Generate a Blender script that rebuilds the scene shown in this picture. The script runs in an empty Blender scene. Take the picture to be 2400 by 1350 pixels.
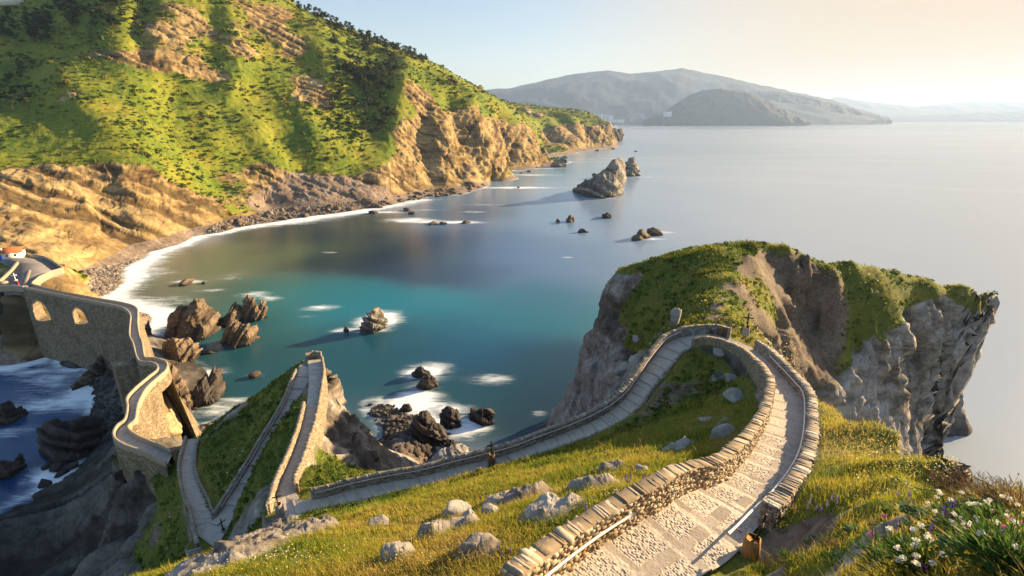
import bpy, math, random, time
import numpy as np
from mathutils import Vector
T0 = time.time()
R = math.radians
rng = np.random.default_rng(7)
random.seed(7)
SC = bpy.context.scene
COL = SC.collection

# ------------------------------------------------------------------ camera
CAMH = 80.0          # height of the eye above the sea
FPX = 1150.0         # focal length in pixels of the 2400 px wide photograph
HORV = 279.0
PITCH = math.atan((675 - HORV) / FPX)
SP, CP = math.sin(PITCH), math.cos(PITCH)
cam = bpy.data.cameras.new('camera')
cam.lens = 36.0 * FPX / 2400.0
cam.sensor_width = 36.0
cam.clip_start, cam.clip_end = 0.2, 80000.0
camo = bpy.data.objects.new('camera', cam)
COL.objects.link(camo)
camo.location = (0, 0, CAMH)
camo.rotation_euler = (math.pi / 2 - PITCH, 0, 0)
SC.camera = camo

# ------------------------------------------------------------------ world, sun, exposure
SUN_AZ, SUN_EL = 62.0, 16.0       # degrees to the right of the view direction, above the horizon
W = bpy.data.worlds.new('World'); SC.world = W
W.use_nodes = True
nt = W.node_tree
bg = nt.nodes['Background']
sky = nt.nodes.new('ShaderNodeTexSky')
sky.sky_type = 'NISHITA'
sky.sun_disc = False
sky.sun_elevation = R(SUN_EL)
sky.sun_rotation = R(SUN_AZ)
sky.altitude = 80
sky.air_density = 1.0
sky.dust_density = 1.0
sky.ozone_density = 1.0
gm = nt.nodes.new('ShaderNodeGamma'); gm.inputs[1].default_value = 0.26      # thin high veil: evens out the brightness of the dome
hs = nt.nodes.new('ShaderNodeHueSaturation'); hs.inputs['Hue'].default_value = 0.512; hs.inputs['Saturation'].default_value = 3.1; hs.inputs['Value'].default_value = 1.55
nt.links.new(sky.outputs[0], gm.inputs[0]); nt.links.new(gm.outputs[0], hs.inputs['Color'])
tcw = nt.nodes.new('ShaderNodeTexCoord'); mpw = nt.nodes.new('ShaderNodeMapping'); mpw.inputs['Scale'].default_value = (1.2, 1.2, 7.0); mpw.inputs['Rotation'].default_value = (0.0, 0.12, 0.0)
nzw = nt.nodes.new('ShaderNodeTexNoise'); nzw.inputs['Scale'].default_value = 2.2; nzw.inputs['Detail'].default_value = 7; nzw.inputs['Roughness'].default_value = 0.6; nzw.inputs['Distortion'].default_value = 0.6
rw = nt.nodes.new('ShaderNodeMapRange'); rw.interpolation_type = 'SMOOTHSTEP'; rw.inputs[1].default_value = 0.52; rw.inputs[2].default_value = 0.78; rw.inputs[4].default_value = 0.35
mxw = nt.nodes.new('ShaderNodeMixRGB'); mxw.inputs[2].default_value = (2.7, 2.45, 2.2, 1)
nt.links.new(tcw.outputs['Generated'], mpw.inputs[0]); nt.links.new(mpw.outputs[0], nzw.inputs['Vector']); nt.links.new(nzw.outputs['Fac'], rw.inputs[0])
nt.links.new(rw.outputs[0], mxw.inputs[0]); nt.links.new(hs.outputs[0], mxw.inputs[1])
dtw = nt.nodes.new('ShaderNodeVectorMath'); dtw.operation = 'DOT_PRODUCT'; dtw.inputs[1].default_value = (math.sin(R(SUN_AZ)) * math.cos(R(4)), math.cos(R(SUN_AZ)) * math.cos(R(4)), math.sin(R(4)))
mrw = nt.nodes.new('ShaderNodeMapRange'); mrw.interpolation_type = 'SMOOTHSTEP'; mrw.inputs[1].default_value = 0.45; mrw.inputs[2].default_value = 0.97; mrw.inputs[4].default_value = 0.97
mx2 = nt.nodes.new('ShaderNodeMixRGB'); mx2.inputs[2].default_value = (2.38, 1.80, 1.18, 1)       # warm glow of the air towards the low sun
nt.links.new(tcw.outputs['Generated'], dtw.inputs[0]); nt.links.new(dtw.outputs['Value'], mrw.inputs[0]); nt.links.new(mrw.outputs[0], mx2.inputs[0])
nt.links.new(mxw.outputs[0], mx2.inputs[1]); nt.links.new(mx2.outputs[0], bg.inputs[0])
bg.inputs[1].default_value = 0.088
sun = bpy.data.lights.new('sun', 'SUN')
sun.energy = 4.5
sun.angle = R(0.5)
sun.color = (1.0, 0.74, 0.42)
suno = bpy.data.objects.new('sun', sun)
COL.objects.link(suno)
sd = Vector((math.sin(R(SUN_AZ)) * math.cos(R(SUN_EL)), math.cos(R(SUN_AZ)) * math.cos(R(SUN_EL)), math.sin(R(SUN_EL))))
suno.rotation_euler = sd.to_track_quat('Z', 'Y').to_euler()
SC.view_settings.view_transform = 'Standard'
SC.view_settings.look = 'None'
SC.view_settings.exposure = 2.05
SC.view_settings.gamma = 1.0
SC.cycles.use_denoising = True
SC.cycles.max_bounces = 6
SC.cycles.transparent_max_bounces = 6
SC.cycles.volume_bounces = 0

# ------------------------------------------------------------------ photograph pixel -> point in the place
def ray(u, v):
    u = np.asarray(u, float); v = np.asarray(v, float)
    a = (u - 1200) / FPX; b = (675 - v) / FPX
    return a, CP + SP * b, -SP + CP * b

def at_depth(u, v, d):
    a, y, z = ray(u, v)
    return np.stack([a * d, y * d, CAMH + z * d], -1)

def at_z(u, v, z0):
    a, y, z = ray(u, v)
    d = (np.asarray(z0, float) - CAMH) / z
    return np.stack([a * d, y * d, CAMH + z * d], -1)

def at_drop(u, v, drop):
    return at_z(u, v, CAMH - np.asarray(drop, float))

# ------------------------------------------------------------------ noise
_h = np.random.default_rng(99)
_G = _h.normal(size=(4096, 3)).astype(np.float32)
_G /= np.linalg.norm(_G, axis=1)[:, None]
def perlin(p):
    p = np.asarray(p, np.float32)
    i = np.floor(p).astype(np.int64); f = (p - i).astype(np.float32)
    w = f * f * f * (f * (f * 6 - 15) + 10)
    out = 0
    for dx in (0, 1):
        wx = w[..., 0] if dx else 1 - w[..., 0]
        for dy in (0, 1):
            wy = w[..., 1] if dy else 1 - w[..., 1]
            for dz in (0, 1):
                wz = w[..., 2] if dz else 1 - w[..., 2]
                h = ((i[..., 0] + dx) * 73856093) ^ ((i[..., 1] + dy) * 19349663) ^ ((i[..., 2] + dz) * 83492791)
                g = _G[(h ^ (h >> 13)) & 4095]
                out = out + wx * wy * wz * (g[..., 0] * (f[..., 0] - dx) + g[..., 1] * (f[..., 1] - dy) + g[..., 2] * (f[..., 2] - dz))
    return out * 1.5
def fbm(p, oct=4, lac=2.03, gain=0.5, ridged=False):
    p = np.asarray(p, np.float32); a = 1.0; s = 0; n = 0
    for k in range(oct):
        q = perlin(p)
        if ridged: q = 1 - 2 * np.abs(q)
        s = s + a * q; n += a
        p = p * lac + 17.3; a *= gain
    return s / n
def facet(P, scale, seed=0, tilt=1.0, crack=0.10):
    """broken rock: random cells, each a tilted plane (about -1..1, with sharp steps between cells)"""
    q = np.asarray(P, np.float32) / np.asarray(scale, np.float32); i = np.floor(q).astype(np.int64)
    best = np.full(q.shape[:-1], 1e9, np.float32); sec = best.copy(); val = np.zeros(q.shape[:-1], np.float32)
    for dx in (-1, 0, 1):
        for dy in (-1, 0, 1):
            for dz in (-1, 0, 1):
                c = i + np.array([dx, dy, dz]); h = (c[..., 0] * 73856093) ^ (c[..., 1] * 19349663) ^ (c[..., 2] * 83492791) ^ (seed * 7919)
                g = _G[(h ^ (h >> 11)) & 4095]; d = q - c - 0.5 - 0.42 * g
                d2 = (d * d).sum(-1); m = d2 < best
                g2 = _G[((h >> 3) ^ (h >> 17) ^ 1234) & 4095]
                v = (d * g2).sum(-1) * 1.6 * tilt + g[..., 0] * 0.6
                sec = np.where(m, best, np.minimum(sec, d2)); best = np.where(m, d2, best); val = np.where(m, v, val)
    return val - crack * np.exp(-(np.sqrt(sec) - np.sqrt(best)) / 0.07)
def sstep(a, b, x):
    t = np.clip((np.asarray(x, float) - a) / (b - a), 0, 1)
    return t * t * (3 - 2 * t)

# ------------------------------------------------------------------ mesh building
def link(o, parent=None):
    COL.objects.link(o)
    if parent is not None: o.parent = parent
    return o

def mesh_np(name, co, faces, mats=None, parent=None, attrs=None, smooth=True, fmat=None, cols=None):
    """faces: (n,k) array or list of such arrays (mixed sizes)"""
    me = bpy.data.meshes.new(name)
    co = np.ascontiguousarray(co, np.float32)
    fl = faces if isinstance(faces, list) else [faces]
    fl = [np.asarray(f, np.int32) for f in fl if len(f)]
    me.vertices.add(len(co)); me.vertices.foreach_set('co', co.ravel())
    lv = np.concatenate([f.ravel() for f in fl]); tot = np.concatenate([np.full(len(f), f.shape[1], np.int32) for f in fl])
    st = np.concatenate([[0], np.cumsum(tot)[:-1]]).astype(np.int32)
    me.loops.add(len(lv)); me.loops.foreach_set('vertex_index', lv)
    me.polygons.add(len(tot)); me.polygons.foreach_set('loop_start', st); me.polygons.foreach_set('loop_total', tot)
    if not np.isscalar(smooth): me.polygons.foreach_set('use_smooth', np.asarray(smooth, bool))
    elif smooth: me.polygons.foreach_set('use_smooth', np.ones(len(tot), bool))
    if mats:
        for m in (mats if isinstance(mats, (list, tuple)) else [mats]): me.materials.append(m)
    if fmat is not None: me.polygons.foreach_set('material_index', np.asarray(fmat, np.int32))
    if attrs:
        for k, v in attrs.items():
            a = me.attributes.new(k, 'FLOAT', 'POINT'); a.data.foreach_set('value', np.ascontiguousarray(v, np.float32))
    if cols:
        for k, v in cols.items():
            a = me.attributes.new(k, 'FLOAT_COLOR', 'POINT')
            v = np.asarray(v, np.float32)
            if v.shape[1] == 3: v = np.concatenate([v, np.ones((len(v), 1), np.float32)], 1)
            a.data.foreach_set('color', np.ascontiguousarray(v).ravel())
    me.update(calc_edges=True)
    me.validate()
    return link(bpy.data.objects.new(name, me), parent)

def grid_faces(n, m, loop_j=False):
    i = np.arange(n - 1)[:, None]; j = np.arange(m if loop_j else m - 1)[None, :]
    j2 = (j + 1) % m
    return np.stack([(i * m + j), ((i + 1) * m + j), ((i + 1) * m + j2), (i * m + j2)], -1).reshape(-1, 4)

def normals_grid(P):
    du = np.gradient(P, axis=0); dv = np.gradient(P, axis=1)
    n = np.cross(du, dv)
    n /= np.linalg.norm(n, axis=-1, keepdims=True) + 1e-9
    n[n[..., 2] < 0] *= -1
    return n

def catmull(P, n_per=8):
    P = np.asarray(P, float); out = []
    Q = np.concatenate([[2 * P[0] - P[1]], P, [2 * P[-1] - P[-2]]])
    for k in range(1, len(Q) - 2):
        p0, p1, p2, p3 = Q[k - 1], Q[k], Q[k + 1], Q[k + 2]
        for t in np.arange(n_per) / n_per:
            out.append(0.5 * (2 * p1 + (p2 - p0) * t + (2 * p0 - 5 * p1 + 4 * p2 - p3) * t * t + (3 * p1 - p0 - 3 * p2 + p3) * t ** 3))
    out.append(Q[-2])
    return np.array(out)

def resample(P, step, also=None):
    s = np.concatenate([[0], np.cumsum(np.linalg.norm(np.diff(P, axis=0), axis=1))])
    n = max(2, int(round(s[-1] / step)) + 1)
    t = np.linspace(0, s[-1], n)
    f = lambda A: np.stack([np.interp(t, s, A[:, k]) for k in range(A.shape[1])], 1)
    return (f(P), t) if also is None else (f(P), t, [f(a) for a in also])

def tag(o, label=None, cat=None, group=None, kind=None):
    if label: o['label'] = label
    if cat: o['category'] = cat
    if group: o['group'] = group
    if kind: o['kind'] = kind
    return o

def empty(name, loc=(0, 0, 0), rz=0):
    o = bpy.data.objects.new(name, None); o.location = loc; o.rotation_euler = (0, 0, rz)
    o.empty_display_size = 0.2
    return link(o)

# ------------------------------------------------------------------ the stairway: cross-sections (uL,vL,uR,vR,metres below the eye)
LEGS = {}
LEGS['upper'] = [
 (1220,1440,1400,1570,9.2),(1330,1345,1490,1470,9.8),(1429,1271,1570,1390,10.2),(1560,1190,1704,1306,10.7),(1612,1159,1760,1245,11.2),(1690,1135,1810,1195,11.8),
 (1740,1088,1855,1130,12.6),(1775,1040,1877,1075,13.6),(1802,985,1885,1010,14.8),(1810,930,1882,945,16),(1804,905,1858,912,16.9),
 (1786,880,1833,883,17.8),(1752,846,1790,838,19),(1724,828,1755,814,19.8),(1692,816,1709,794,20.5),(1660,808,1665,784,21),
 (1627,810,1605,790,21.5),(1600,824,1562,806,21.9),(1584,840,1543,826,22.3),(1556,875,1518,858,22.8),(1521,919,1490,900,23.5),
 (1496,955,1463,937,24),(1441,995,1417,973,24.8),(1356,1031,1340,1010,25.8),(1283,1058,1267,1037,26.6),(1205,1086,1187,1067,27.4),
 (1087,1117,1067,1097,28.4),(1007,1139,990,1117,29),(917,1157,900,1133,29.7),(837,1175,820,1150,30.3),(772,1188,754,1168,30.8),
 (715,1203,702,1174,31.2),(665,1213,660,1165,31.5)]
LEGS['spur_up'] = [(638,1200,700,1172,31.54),(655,1140,688,1138,32.2),(674,1096,706,1096,33),(694,1045,722,1045,33.9),(708,1000,737,1000,34.6),
 (722,930,750,930,35.6),(725,880,757,880,36.3),(722,845,752,843,36.8)]
LEGS['spur_down'] = [(745,868,705,855,36.84),(722,895,690,895,37.5),(696,950,668,950,38.6),(668,1000,640,1000,39.7),(637,1048,610,1048,40.7),
 (611,1096,583,1096,41.6),(580,1144,553,1144,42.4),(550,1192,524,1190,43.1),(542,1222,505,1218,43.6),(505,1285,462,1255,43.9)]
LEGS['lower'] = [(470,1283,540,1245,44),(452,1202,499,1205,44.4),(438,1173,485,1173,44.9),(428,1134,465,1134,45.6),(425,1096,455,1096,46.3),
 (433,1058,457,1058,47),(441,1030,464,1030,47.5)]
LEGS['causeway'] = [(392,1090,402,1068,50),(350,1068,365,1050,50),(292,1046,320,1030,50),(272,1027,299,1013,50),(280,1004,303,1002,50),
 (298,990,316,990,50),(304,960,321,958,50),(303,938,332,932,50.2),(323,915,346,912,50.6),(352,890,373,888,51.2),(373,872,389,872,51.6),
 (370,859,388,855,51.9),(352,853,362,846,52.1),(333,852,342,846,52.3),(323,838,337,838,52.6),(316,810,332,808,53.1),(307,790,326,790,53.4),
 (308,762,322,762,53.8),(309,743,322,742,54),(300,731,318,726,54.2),(280,722,290,715,54.3),(205,707,212,701,54.6),(120,690,127,684,54.9),(54,676,70,669,55)]
PATHS = {}
for k, secs in LEGS.items():
    a = np.array(secs, float)
    L = catmull(at_drop(a[:, 0], a[:, 1], a[:, 4]), 10); Rr = catmull(at_drop(a[:, 2], a[:, 3], a[:, 4]), 10)
    C = 0.5 * (L + Rr)
    C2, s, (L2, R2) = resample(C, 0.12 if k == 'upper' else 0.2, [L, Rr])
    key = 0.5 * (np.linspace(0, 1, 1))
    # arc position of each section
    sk = np.concatenate([[0], np.cumsum(np.linalg.norm(np.diff(C, axis=0), axis=1))])[::10]
    PATHS[k] = dict(C=C2, s=s, L=L2, R=R2, sk=sk)
    print(k, 'len %.1f' % s[-1], 'widths', np.round(np.linalg.norm((Rr - L)[::10, :2], axis=1), 1))

# ------------------------------------------------------------------ terrain by interpolation of surveyed points
def rbf_fit(P, smooth=0.0):
    P = np.asarray(P, float); n = len(P)
    D = np.linalg.norm(P[:, None, :2] - P[None, :, :2], axis=-1)
    A = np.zeros((n + 1, n + 1)); A[:n, :n] = -D + np.eye(n) * smooth; A[:n, n] = 1; A[n, :n] = 1
    w = np.linalg.solve(A, np.concatenate([P[:, 2], [0]]))
    def f(X, Y):
        sh = X.shape; q = np.stack([X.ravel(), Y.ravel()], 1); out = np.empty(len(q))
        p2 = (P[:, :2] ** 2).sum(1)
        for k in range(0, len(q), 40000):
            c = q[k:k + 40000]
            d = (c ** 2).sum(1)[:, None] + p2[None] - 2 * c @ P[:, :2].T
            out[k:k + 40000] = -np.sqrt(np.maximum(d, 0)) @ w[:n] + w[n]
        return out.reshape(sh)
    return f

class Polar:
    def __init__(s, az0, az1, na, r0, r1, nr):
        s.az = np.linspace(R(az0), R(az1), na); s.lr = np.linspace(math.log(r0), math.log(r1), nr)
        A, L = np.meshgrid(s.az, s.lr, indexing='ij')
        s.X = np.sin(A) * np.exp(L); s.Y = np.cos(A) * np.exp(L)
    def samp(s, G, a, l):
        i = np.clip((a - s.az[0]) / (s.az[1] - s.az[0]), 0, len(s.az) - 1.001); j = np.clip((l - s.lr[0]) / (s.lr[1] - s.lr[0]), 0, len(s.lr) - 1.001)
        i0 = i.astype(int); j0 = j.astype(int); fi = i - i0; fj = j - j0
        return (G[i0, j0] * (1 - fi) + G[i0 + 1, j0] * fi) * (1 - fj) + (G[i0, j0 + 1] * (1 - fi) + G[i0 + 1, j0 + 1] * fi) * fj
    def h(s, x, y, G=None):
        x = np.asarray(x, float); y = np.asarray(y, float)
        return s.samp(s.G if G is None else G, np.arctan2(x, y), 0.5 * np.log(np.maximum(x * x + y * y, 1e-6)))
    def mesh(s, na, rows, zmin=-4.0):
        """adaptive polar grid: rows spread evenly over the surface as it is foreshortened"""
        az = np.linspace(s.az[0], s.az[-1], na); l = np.linspace(s.lr[0], s.lr[-1], len(s.lr) * 2)
        A, L = np.meshgrid(az, l, indexing='ij'); Z = s.samp(s.G, A, L)
        r = np.exp(L)
        ds = np.sqrt(np.diff(L, axis=1) ** 2 * 0.35 + (np.diff(Z, axis=1) / r[:, 1:]) ** 2)
        wgt = np.where((Z[:, 1:] < zmin), 0.25, 1.0)
        ds = ds * wgt
        # smooth along azimuth so that neighbouring columns agree
        k = np.hanning(31); k /= k.sum()
        pad = np.pad(ds, ((15, 15), (0, 0)), mode='edge')
        ds = sum(k[q] * pad[q:q + na] for q in range(31))
        S = np.concatenate([np.zeros((na, 1)), np.cumsum(ds, axis=1)], 1)
        out = np.empty((na, rows))
        for i in range(na): out[i] = np.interp(np.linspace(0, S[i, -1], rows), S[i], l)
        A2 = np.repeat(az[:, None], rows, 1); rr = np.exp(out)
        return np.stack([np.sin(A2) * rr, np.cos(A2) * rr, s.samp(s.G, A2, out)], -1)

def hit(pol, u, v, d0=1.5, d1=2600.0):
    """where the sight line of a photograph pixel first meets a terrain"""
    d = np.exp(np.linspace(math.log(d0), math.log(d1), 2500)); a, y, z = ray(u, v)
    g = CAMH + z * d - pol.h(a * d, y * d)
    k = np.argmax(g < 0)
    if not (g < 0).any(): return None
    t = g[k - 1] / (g[k - 1] - g[k]) if k > 0 else 0
    return at_depth(u, v, d[k - 1] + t * (d[k] - d[k - 1]) if k > 0 else d[0])

def pts_drop(lst): a = np.array(lst, float); return at_drop(a[:, 0], a[:, 1], a[:, 2])
def pts_z(lst): a = np.array(lst, float); return at_z(a[:, 0], a[:, 1], a[:, 2])
def pts_depth(lst): a = np.array(lst, float); return at_depth(a[:, 0], a[:, 1], a[:, 2])

# ---- the islet the eye stands on
isl = []
for k, p in PATHS.items():
    if k != 'causeway':
        for q in np.linspace(0, len(p['C']) - 1, max(6, int(p['s'][-1] / 3.0))).astype(int):
            isl.append(p['C'][q] - (0, 0, 0.1))
isl += list(pts_drop([
 # grass between the stairway and the upper wall
 (283,1090,53.6),(320,1110,53.4),(350,1124,53),(388,1138,52.4),(425,1100,51.0),(258,1062,56),(300,1130,57),(350,1160,57),(1480,1140,10.9),(1300,1220,10.9),(1100,1310,10.7),(900,1350,11),(700,1330,12.4),(500,1345,13.8),(380,1385,15),(250,1500,15),(700,1500,10.5),(1000,1500,9.6),
 (450,1330,15.2),(600,1276,16.8),(690,1246,18.6),(770,1232,19.6),
 (1000,1230,15.6),(1200,1170,16),(850,1205,21),(1150,1103,27.4),(1000,1143,28.6),(850,1178,29.6),(1250,1072,26.3),(1370,1034,25.4),
 (1300,1120,18.5),(1400,1050,22.6),(1500,1000,22.8),(1600,950,22.4),(1650,870,21.9),(1600,1060,17.6),(1650,1020,18),(1700,905,20.8),(1690,985,19.0),(1730,890,20.9),(1735,950,19.2),(1700,1000,18.2),
 (1600,1128,12.9),(1700,1060,14.6),(1560,880,23.0),(1620,830,22.0),(1690,830,21.2),
 # slope to the right of the path
 (1950,1000,14.0),(1935,1060,12.6),(1925,960,15.0),(1890,1130,11.2),(1800,838,18.3),(1850,868,17.6),(1950,960,15.8),(1905,915,16.6),(1868,885,17.6),(2100,1015,12.8),(2240,1080,10),(2400,1150,6.6),(2560,1215,5),
 (2000,1080,11.6),(2100,1120,9),(1950,1130,11.2),(1880,1185,11.0),(1830,1215,11.0),(1900,1250,10.4),(1790,1240,11.15),(1735,1290,10.75),(2050,1180,8.4),(2050,1250,7.0),(2200,1180,5.6),(2300,1200,3.9),(2200,1300,2.9),
 (2000,1340,6.6),(1850,1320,9.2),(1950,1290,8.4),(1750,1335,10.3),(2390,1330,2.3),(2100,1260,4.9),(1900,1420,7.6),(1700,1450,9.4),
 # the headland
 (1700,760,21.2),(1690,725,21.3),(1680,700,21.3),(1720,650,21.6),(1760,605,21.6),(1700,577,22),(1760,570,21.2),(1850,577,22),(1900,590,23),
 (1630,585,23),(1560,595,25.4),(1500,622,28.5),(1440,645,33.5),(1420,680,36.5),(1600,640,25),(1520,680,29),(1460,720,33.5),(1600,740,24.6),(1560,765,24.9),(1500,830,29.5),(1480,760,33),(1550,700,28.6),(1640,700,22.8),(1640,740,22.6),
 (1540,800,25.4),(1470,890,30),(1440,930,31),
 (1800,640,25.5),(1760,690,24.6),(1740,740,24),(1780,800,24),(1830,845,24.5),(1880,620,25.5),
 (1850,700,31),(1850,760,34),(1830,810,31),(1900,700,32),(1900,780,38),(1890,850,39),(1930,860,42),(1960,700,31.5),(2050,750,36),(2000,800,40),(2050,700,32.5),(1960,640,27),(2100,700,33.5),
 (2000,860,43),(1960,900,45),(2080,800,39.5),(2200,718,36.3),(2130,740,37.6),(2060,800,40.2)]))
isl += list(pts_depth([
 # headland cliff facing the eye (depths): its foot stands in the sea
 (2120,790,97.5),(2130,860,96.5),(2060,860,92.5),(2000,910,89),(2060,930,94),(2150,950,102),(2200,1060,118),(2100,1010,104),(2200,800,101.5),(2230,740,102.5),(2230,830,103.5),(2225,920,108),(2235,1000,114),(2243,1075,121),
 (2285,735,106),(2285,800,108.5),(2280,860,110.5),(2270,930,113),(2340,735,110.5),(2338,790,114),(2318,870,116.5),(2290,940,118.5),(2262,1010,121.5),
 # its west side
 (1412,720,110),(1402,760,109.5),(1395,800,109),(1390,850,107.5),(1383,900,108.5),(1377,950,116),(1430,800,98),(1440,850,92),(1410,880,100),(1425,930,91),(1405,960,104),
 # bay side under the stairs
 (1410,1005,60),(1350,1040,62),(1250,1075,60),(1150,1100,58),(1050,1130,58),
 # spur flank right of the first zig
 (765,850,80.5),(790,880,84),(830,960,88),(880,1040,93),(930,1075,98),(985,1088,112),(800,950,84),(780,1050,70),(850,1030,84),(900,1080,86),(740,1110,54),(850,1095,76),(770,960,72),(750,1030,62),(800,1110,62),(860,1125,62),
 # west of the second zig and around the lower leg
 (700,862,82),(660,890,83.5),(620,920,84),(560,955,87),(500,1000,89),(470,1035,88),(600,985,76),(545,1060,71),(500,1100,69.5),(480,1040,80),(500,1160,62.5),(560,1090,67.5),
 (400,1105,79),(420,1200,67.5),(440,1290,58.5),(350,1200,78),(300,1300,76),(200,1200,95),(300,1150,92),(250,1250,86),(420,1345,60),(370,1345,66),(480,1310,52),(530,1290,49),
 (590,1225,51),(600,1250,46),(640,1232,44),(570,1250,50)]))
isl += list(pts_z([(130,1160,3),(60,1190,2),(0,1230,2),(0,1180,-1.5),(0,1150,-3),(60,1130,-3),(120,1090,-2.5),(170,1060,-2),(200,1010,-1),(150,980,-2.5),(200,930,-1.5),(100,1020,-3),(180,890,-1.5),(100,850,-2.5),(40,920,-4),(215,960,-0.4),(240,1000,0.6),(100,1180,4),(-100,1260,0),(150,1300,6),(100,1335,1),(220,1110,5),(270,1060,8),
 (20,1330,0.5),(200,1350,5),(250,1030,2),(-60,1320,3),(180,1130,2),
 # beach and rocks under the spur
 (440,1050,3.5),(470,1010,2.2),(520,985,1.6),(560,960,0.5),(900,960,0.5),(950,1000,1.2),(1000,1020,0.8),(1060,1020,-0.4),(860,940,-0.3),(980,1050,3),(1100,1030,-1),(920,1030,4),
 (400,1040,6),(430,1000,5),(420,960,3),(450,930,0),
 # causeway core
 (360,1000,14),(340,1020,20),(330,960,16),(390,920,6),(300,890,6),(270,880,3),(235,930,0.4),(250,980,1.5),(330,810,8),(350,790,5),(270,800,6),(200,800,6),(120,780,7),(70,760,10),(260,850,2.5),(290,870,4),(220,850,0.8),(150,820,0.6),
 (340,860,8),(400,860,3),(430,840,-1),(380,790,-1),(330,760,0),(300,705,1),(260,690,2),(180,680,6),(140,660,14)]))
# hidden and outer points in plan
isl += [np.array(p, float) for p in [
 (0,0,78.1),(2,1,77.9),(-3,0,76.5),(0,-12,79.5),(12,-10,79),(-15,-10,75),(-20,5,69),(25,-5,74),(12,3,77.4),(20,6,73),(30,0,66),
 (-35,0,60),(-50,10,35),(-70,20,8),(-90,30,-3),(-60,-20,45),(-100,60,-3),(-130,40,-5),(-60,35,22),(-80,50,6),
 (24,16,48),(32,20,30),(42,28,8),(60,30,-6),(40,10,36),(55,0,5),(40,42,18),(36,36,32),(55,50,-3),(46,55,12),(80,40,-8),(120,60,-8),(70,70,-3),(90,80,-4),
 (114,116,20),(104,120,10),(94,122,8),(80,118,14),(70,115,22),(60,114,24),(50,112,24),(40,112,32),(30,115,14),(20,112,24),
 (135,130,-5),(90,140,-6),(60,140,-6),(30,135,-6),(10,120,-3),(100,135,-4),(120,135,-6),(10,105,6),
 (-18,60,26),(0,72,-6),(12,68,8),(-10,66,10),(-6,90,-7),(13,87,-5),(4,84,-6),(-14,80,6),(-40,100,-6),(-70,130,-5),(-100,160,-4),(-60,90,-1),(-110,100,-3),(-150,110,-4),(-170,130,-3),(-190,140,0),(-140,80,-5),
 (-18,95,-8),(8,90,2),(-90,120,-5)]]
for u, v, dr in [(2400,1150,6.6),(2320,1115,8.2),(2240,1080,10),(2170,1047,11.4),(2100,1015,12.8),(2020,985,14.2),(1950,960,15.8),(2560,1215,5)]:
    q = at_drop(u, v, dr); d0 = dr / float(-ray(u, v)[2])
    for m, ex in ((1.35, 0.22), (1.9, 0.55)):
        w = at_depth(u, v, d0 * m); w[2] -= d0 * m * ex; isl.append(w)
for u, v, dr in [(1850,577,22),(1900,590,23),(2000,613,26),(2050,628,28),(2100,642,30),(2150,656,31.8),(2200,670,33.2),(2260,690,35.4),(2300,703,36.8),(2335,718,38.8)]:
    d0 = dr / float(-ray(u, v)[2]); isl.append(at_drop(u, v, dr))
    for m, ex in ((1.04, 1.2), (1.09, 4.5), (1.15, 11)):
        w = at_depth(u, v, d0 * m); w[2] -= ex; isl.append(w)
_p = PATHS['upper']; _o = _p['R'] - _p['L']; _o[:, 2] = 0; _o /= np.linalg.norm(_o, axis=1)[:, None]
for _k in range(0, int(np.searchsorted(_p['s'], float(_p['sk'][4]))), 7):
    isl += [_p['R'][_k] + _o[_k] * 0.25 + np.array([0, 0, -0.02]), _p['R'][_k] + _o[_k] * 0.9 + np.array([0, 0, 0.12])]
isl += [np.array(p, float) for p in [(116,103,-4),(115,108,-4),(119,112,-5),(120,118,-5),(113,98,-4),(104,92,-4),(96,88,-3)]]
islet = Polar(-78, 66, 620, 1.2, 230, 1500)
F = rbf_fit(isl, 0.02)
G = F(islet.X, islet.Y)
def carve(pol, G, names, margin=0.28, blend=0.22):
    Gx = G.copy(); best = np.full(G.shape, 1e9)
    for k in names:
        p = PATHS[k]; C = p['C'][::2]; hw = 0.5 * np.linalg.norm((p['R'] - p['L'])[::2, :2], axis=1)
        lo = C[:, :2].min(0) - 5; hi = C[:, :2].max(0) + 5
        m = np.where((pol.X > lo[0]) & (pol.X < hi[0]) & (pol.Y > lo[1]) & (pol.Y < hi[1]))
        X = np.stack([pol.X[m], pol.Y[m]], 1)
        for c in range(0, len(X), 20000):
            x = X[c:c + 20000]
            d = np.sqrt(np.maximum((x ** 2).sum(1)[:, None] + (C[:, :2] ** 2).sum(1)[None] - 2 * x @ C[:, :2].T, 0)) - hw[None]
            q = d.argmin(1); dm = d[np.arange(len(x)), q]
            t = 1 - sstep(margin, margin + blend, dm)
            ii = (m[0][c:c + 20000], m[1][c:c + 20000])
            better = dm < best[ii]
            zz = C[q, 2] - 0.08
            new = G[ii] * (1 - t) + zz * t
            Gx[ii] = np.where(better & (t > 0), new, Gx[ii]); best[ii] = np.minimum(best[ii], dm)
    return Gx, best
G, PD = carve(islet, G, ['upper', 'spur_up', 'spur_down', 'lower'])
islet.G = G; islet.PD = PD
print('islet grid %.1fs' % (time.time() - T0))

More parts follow.
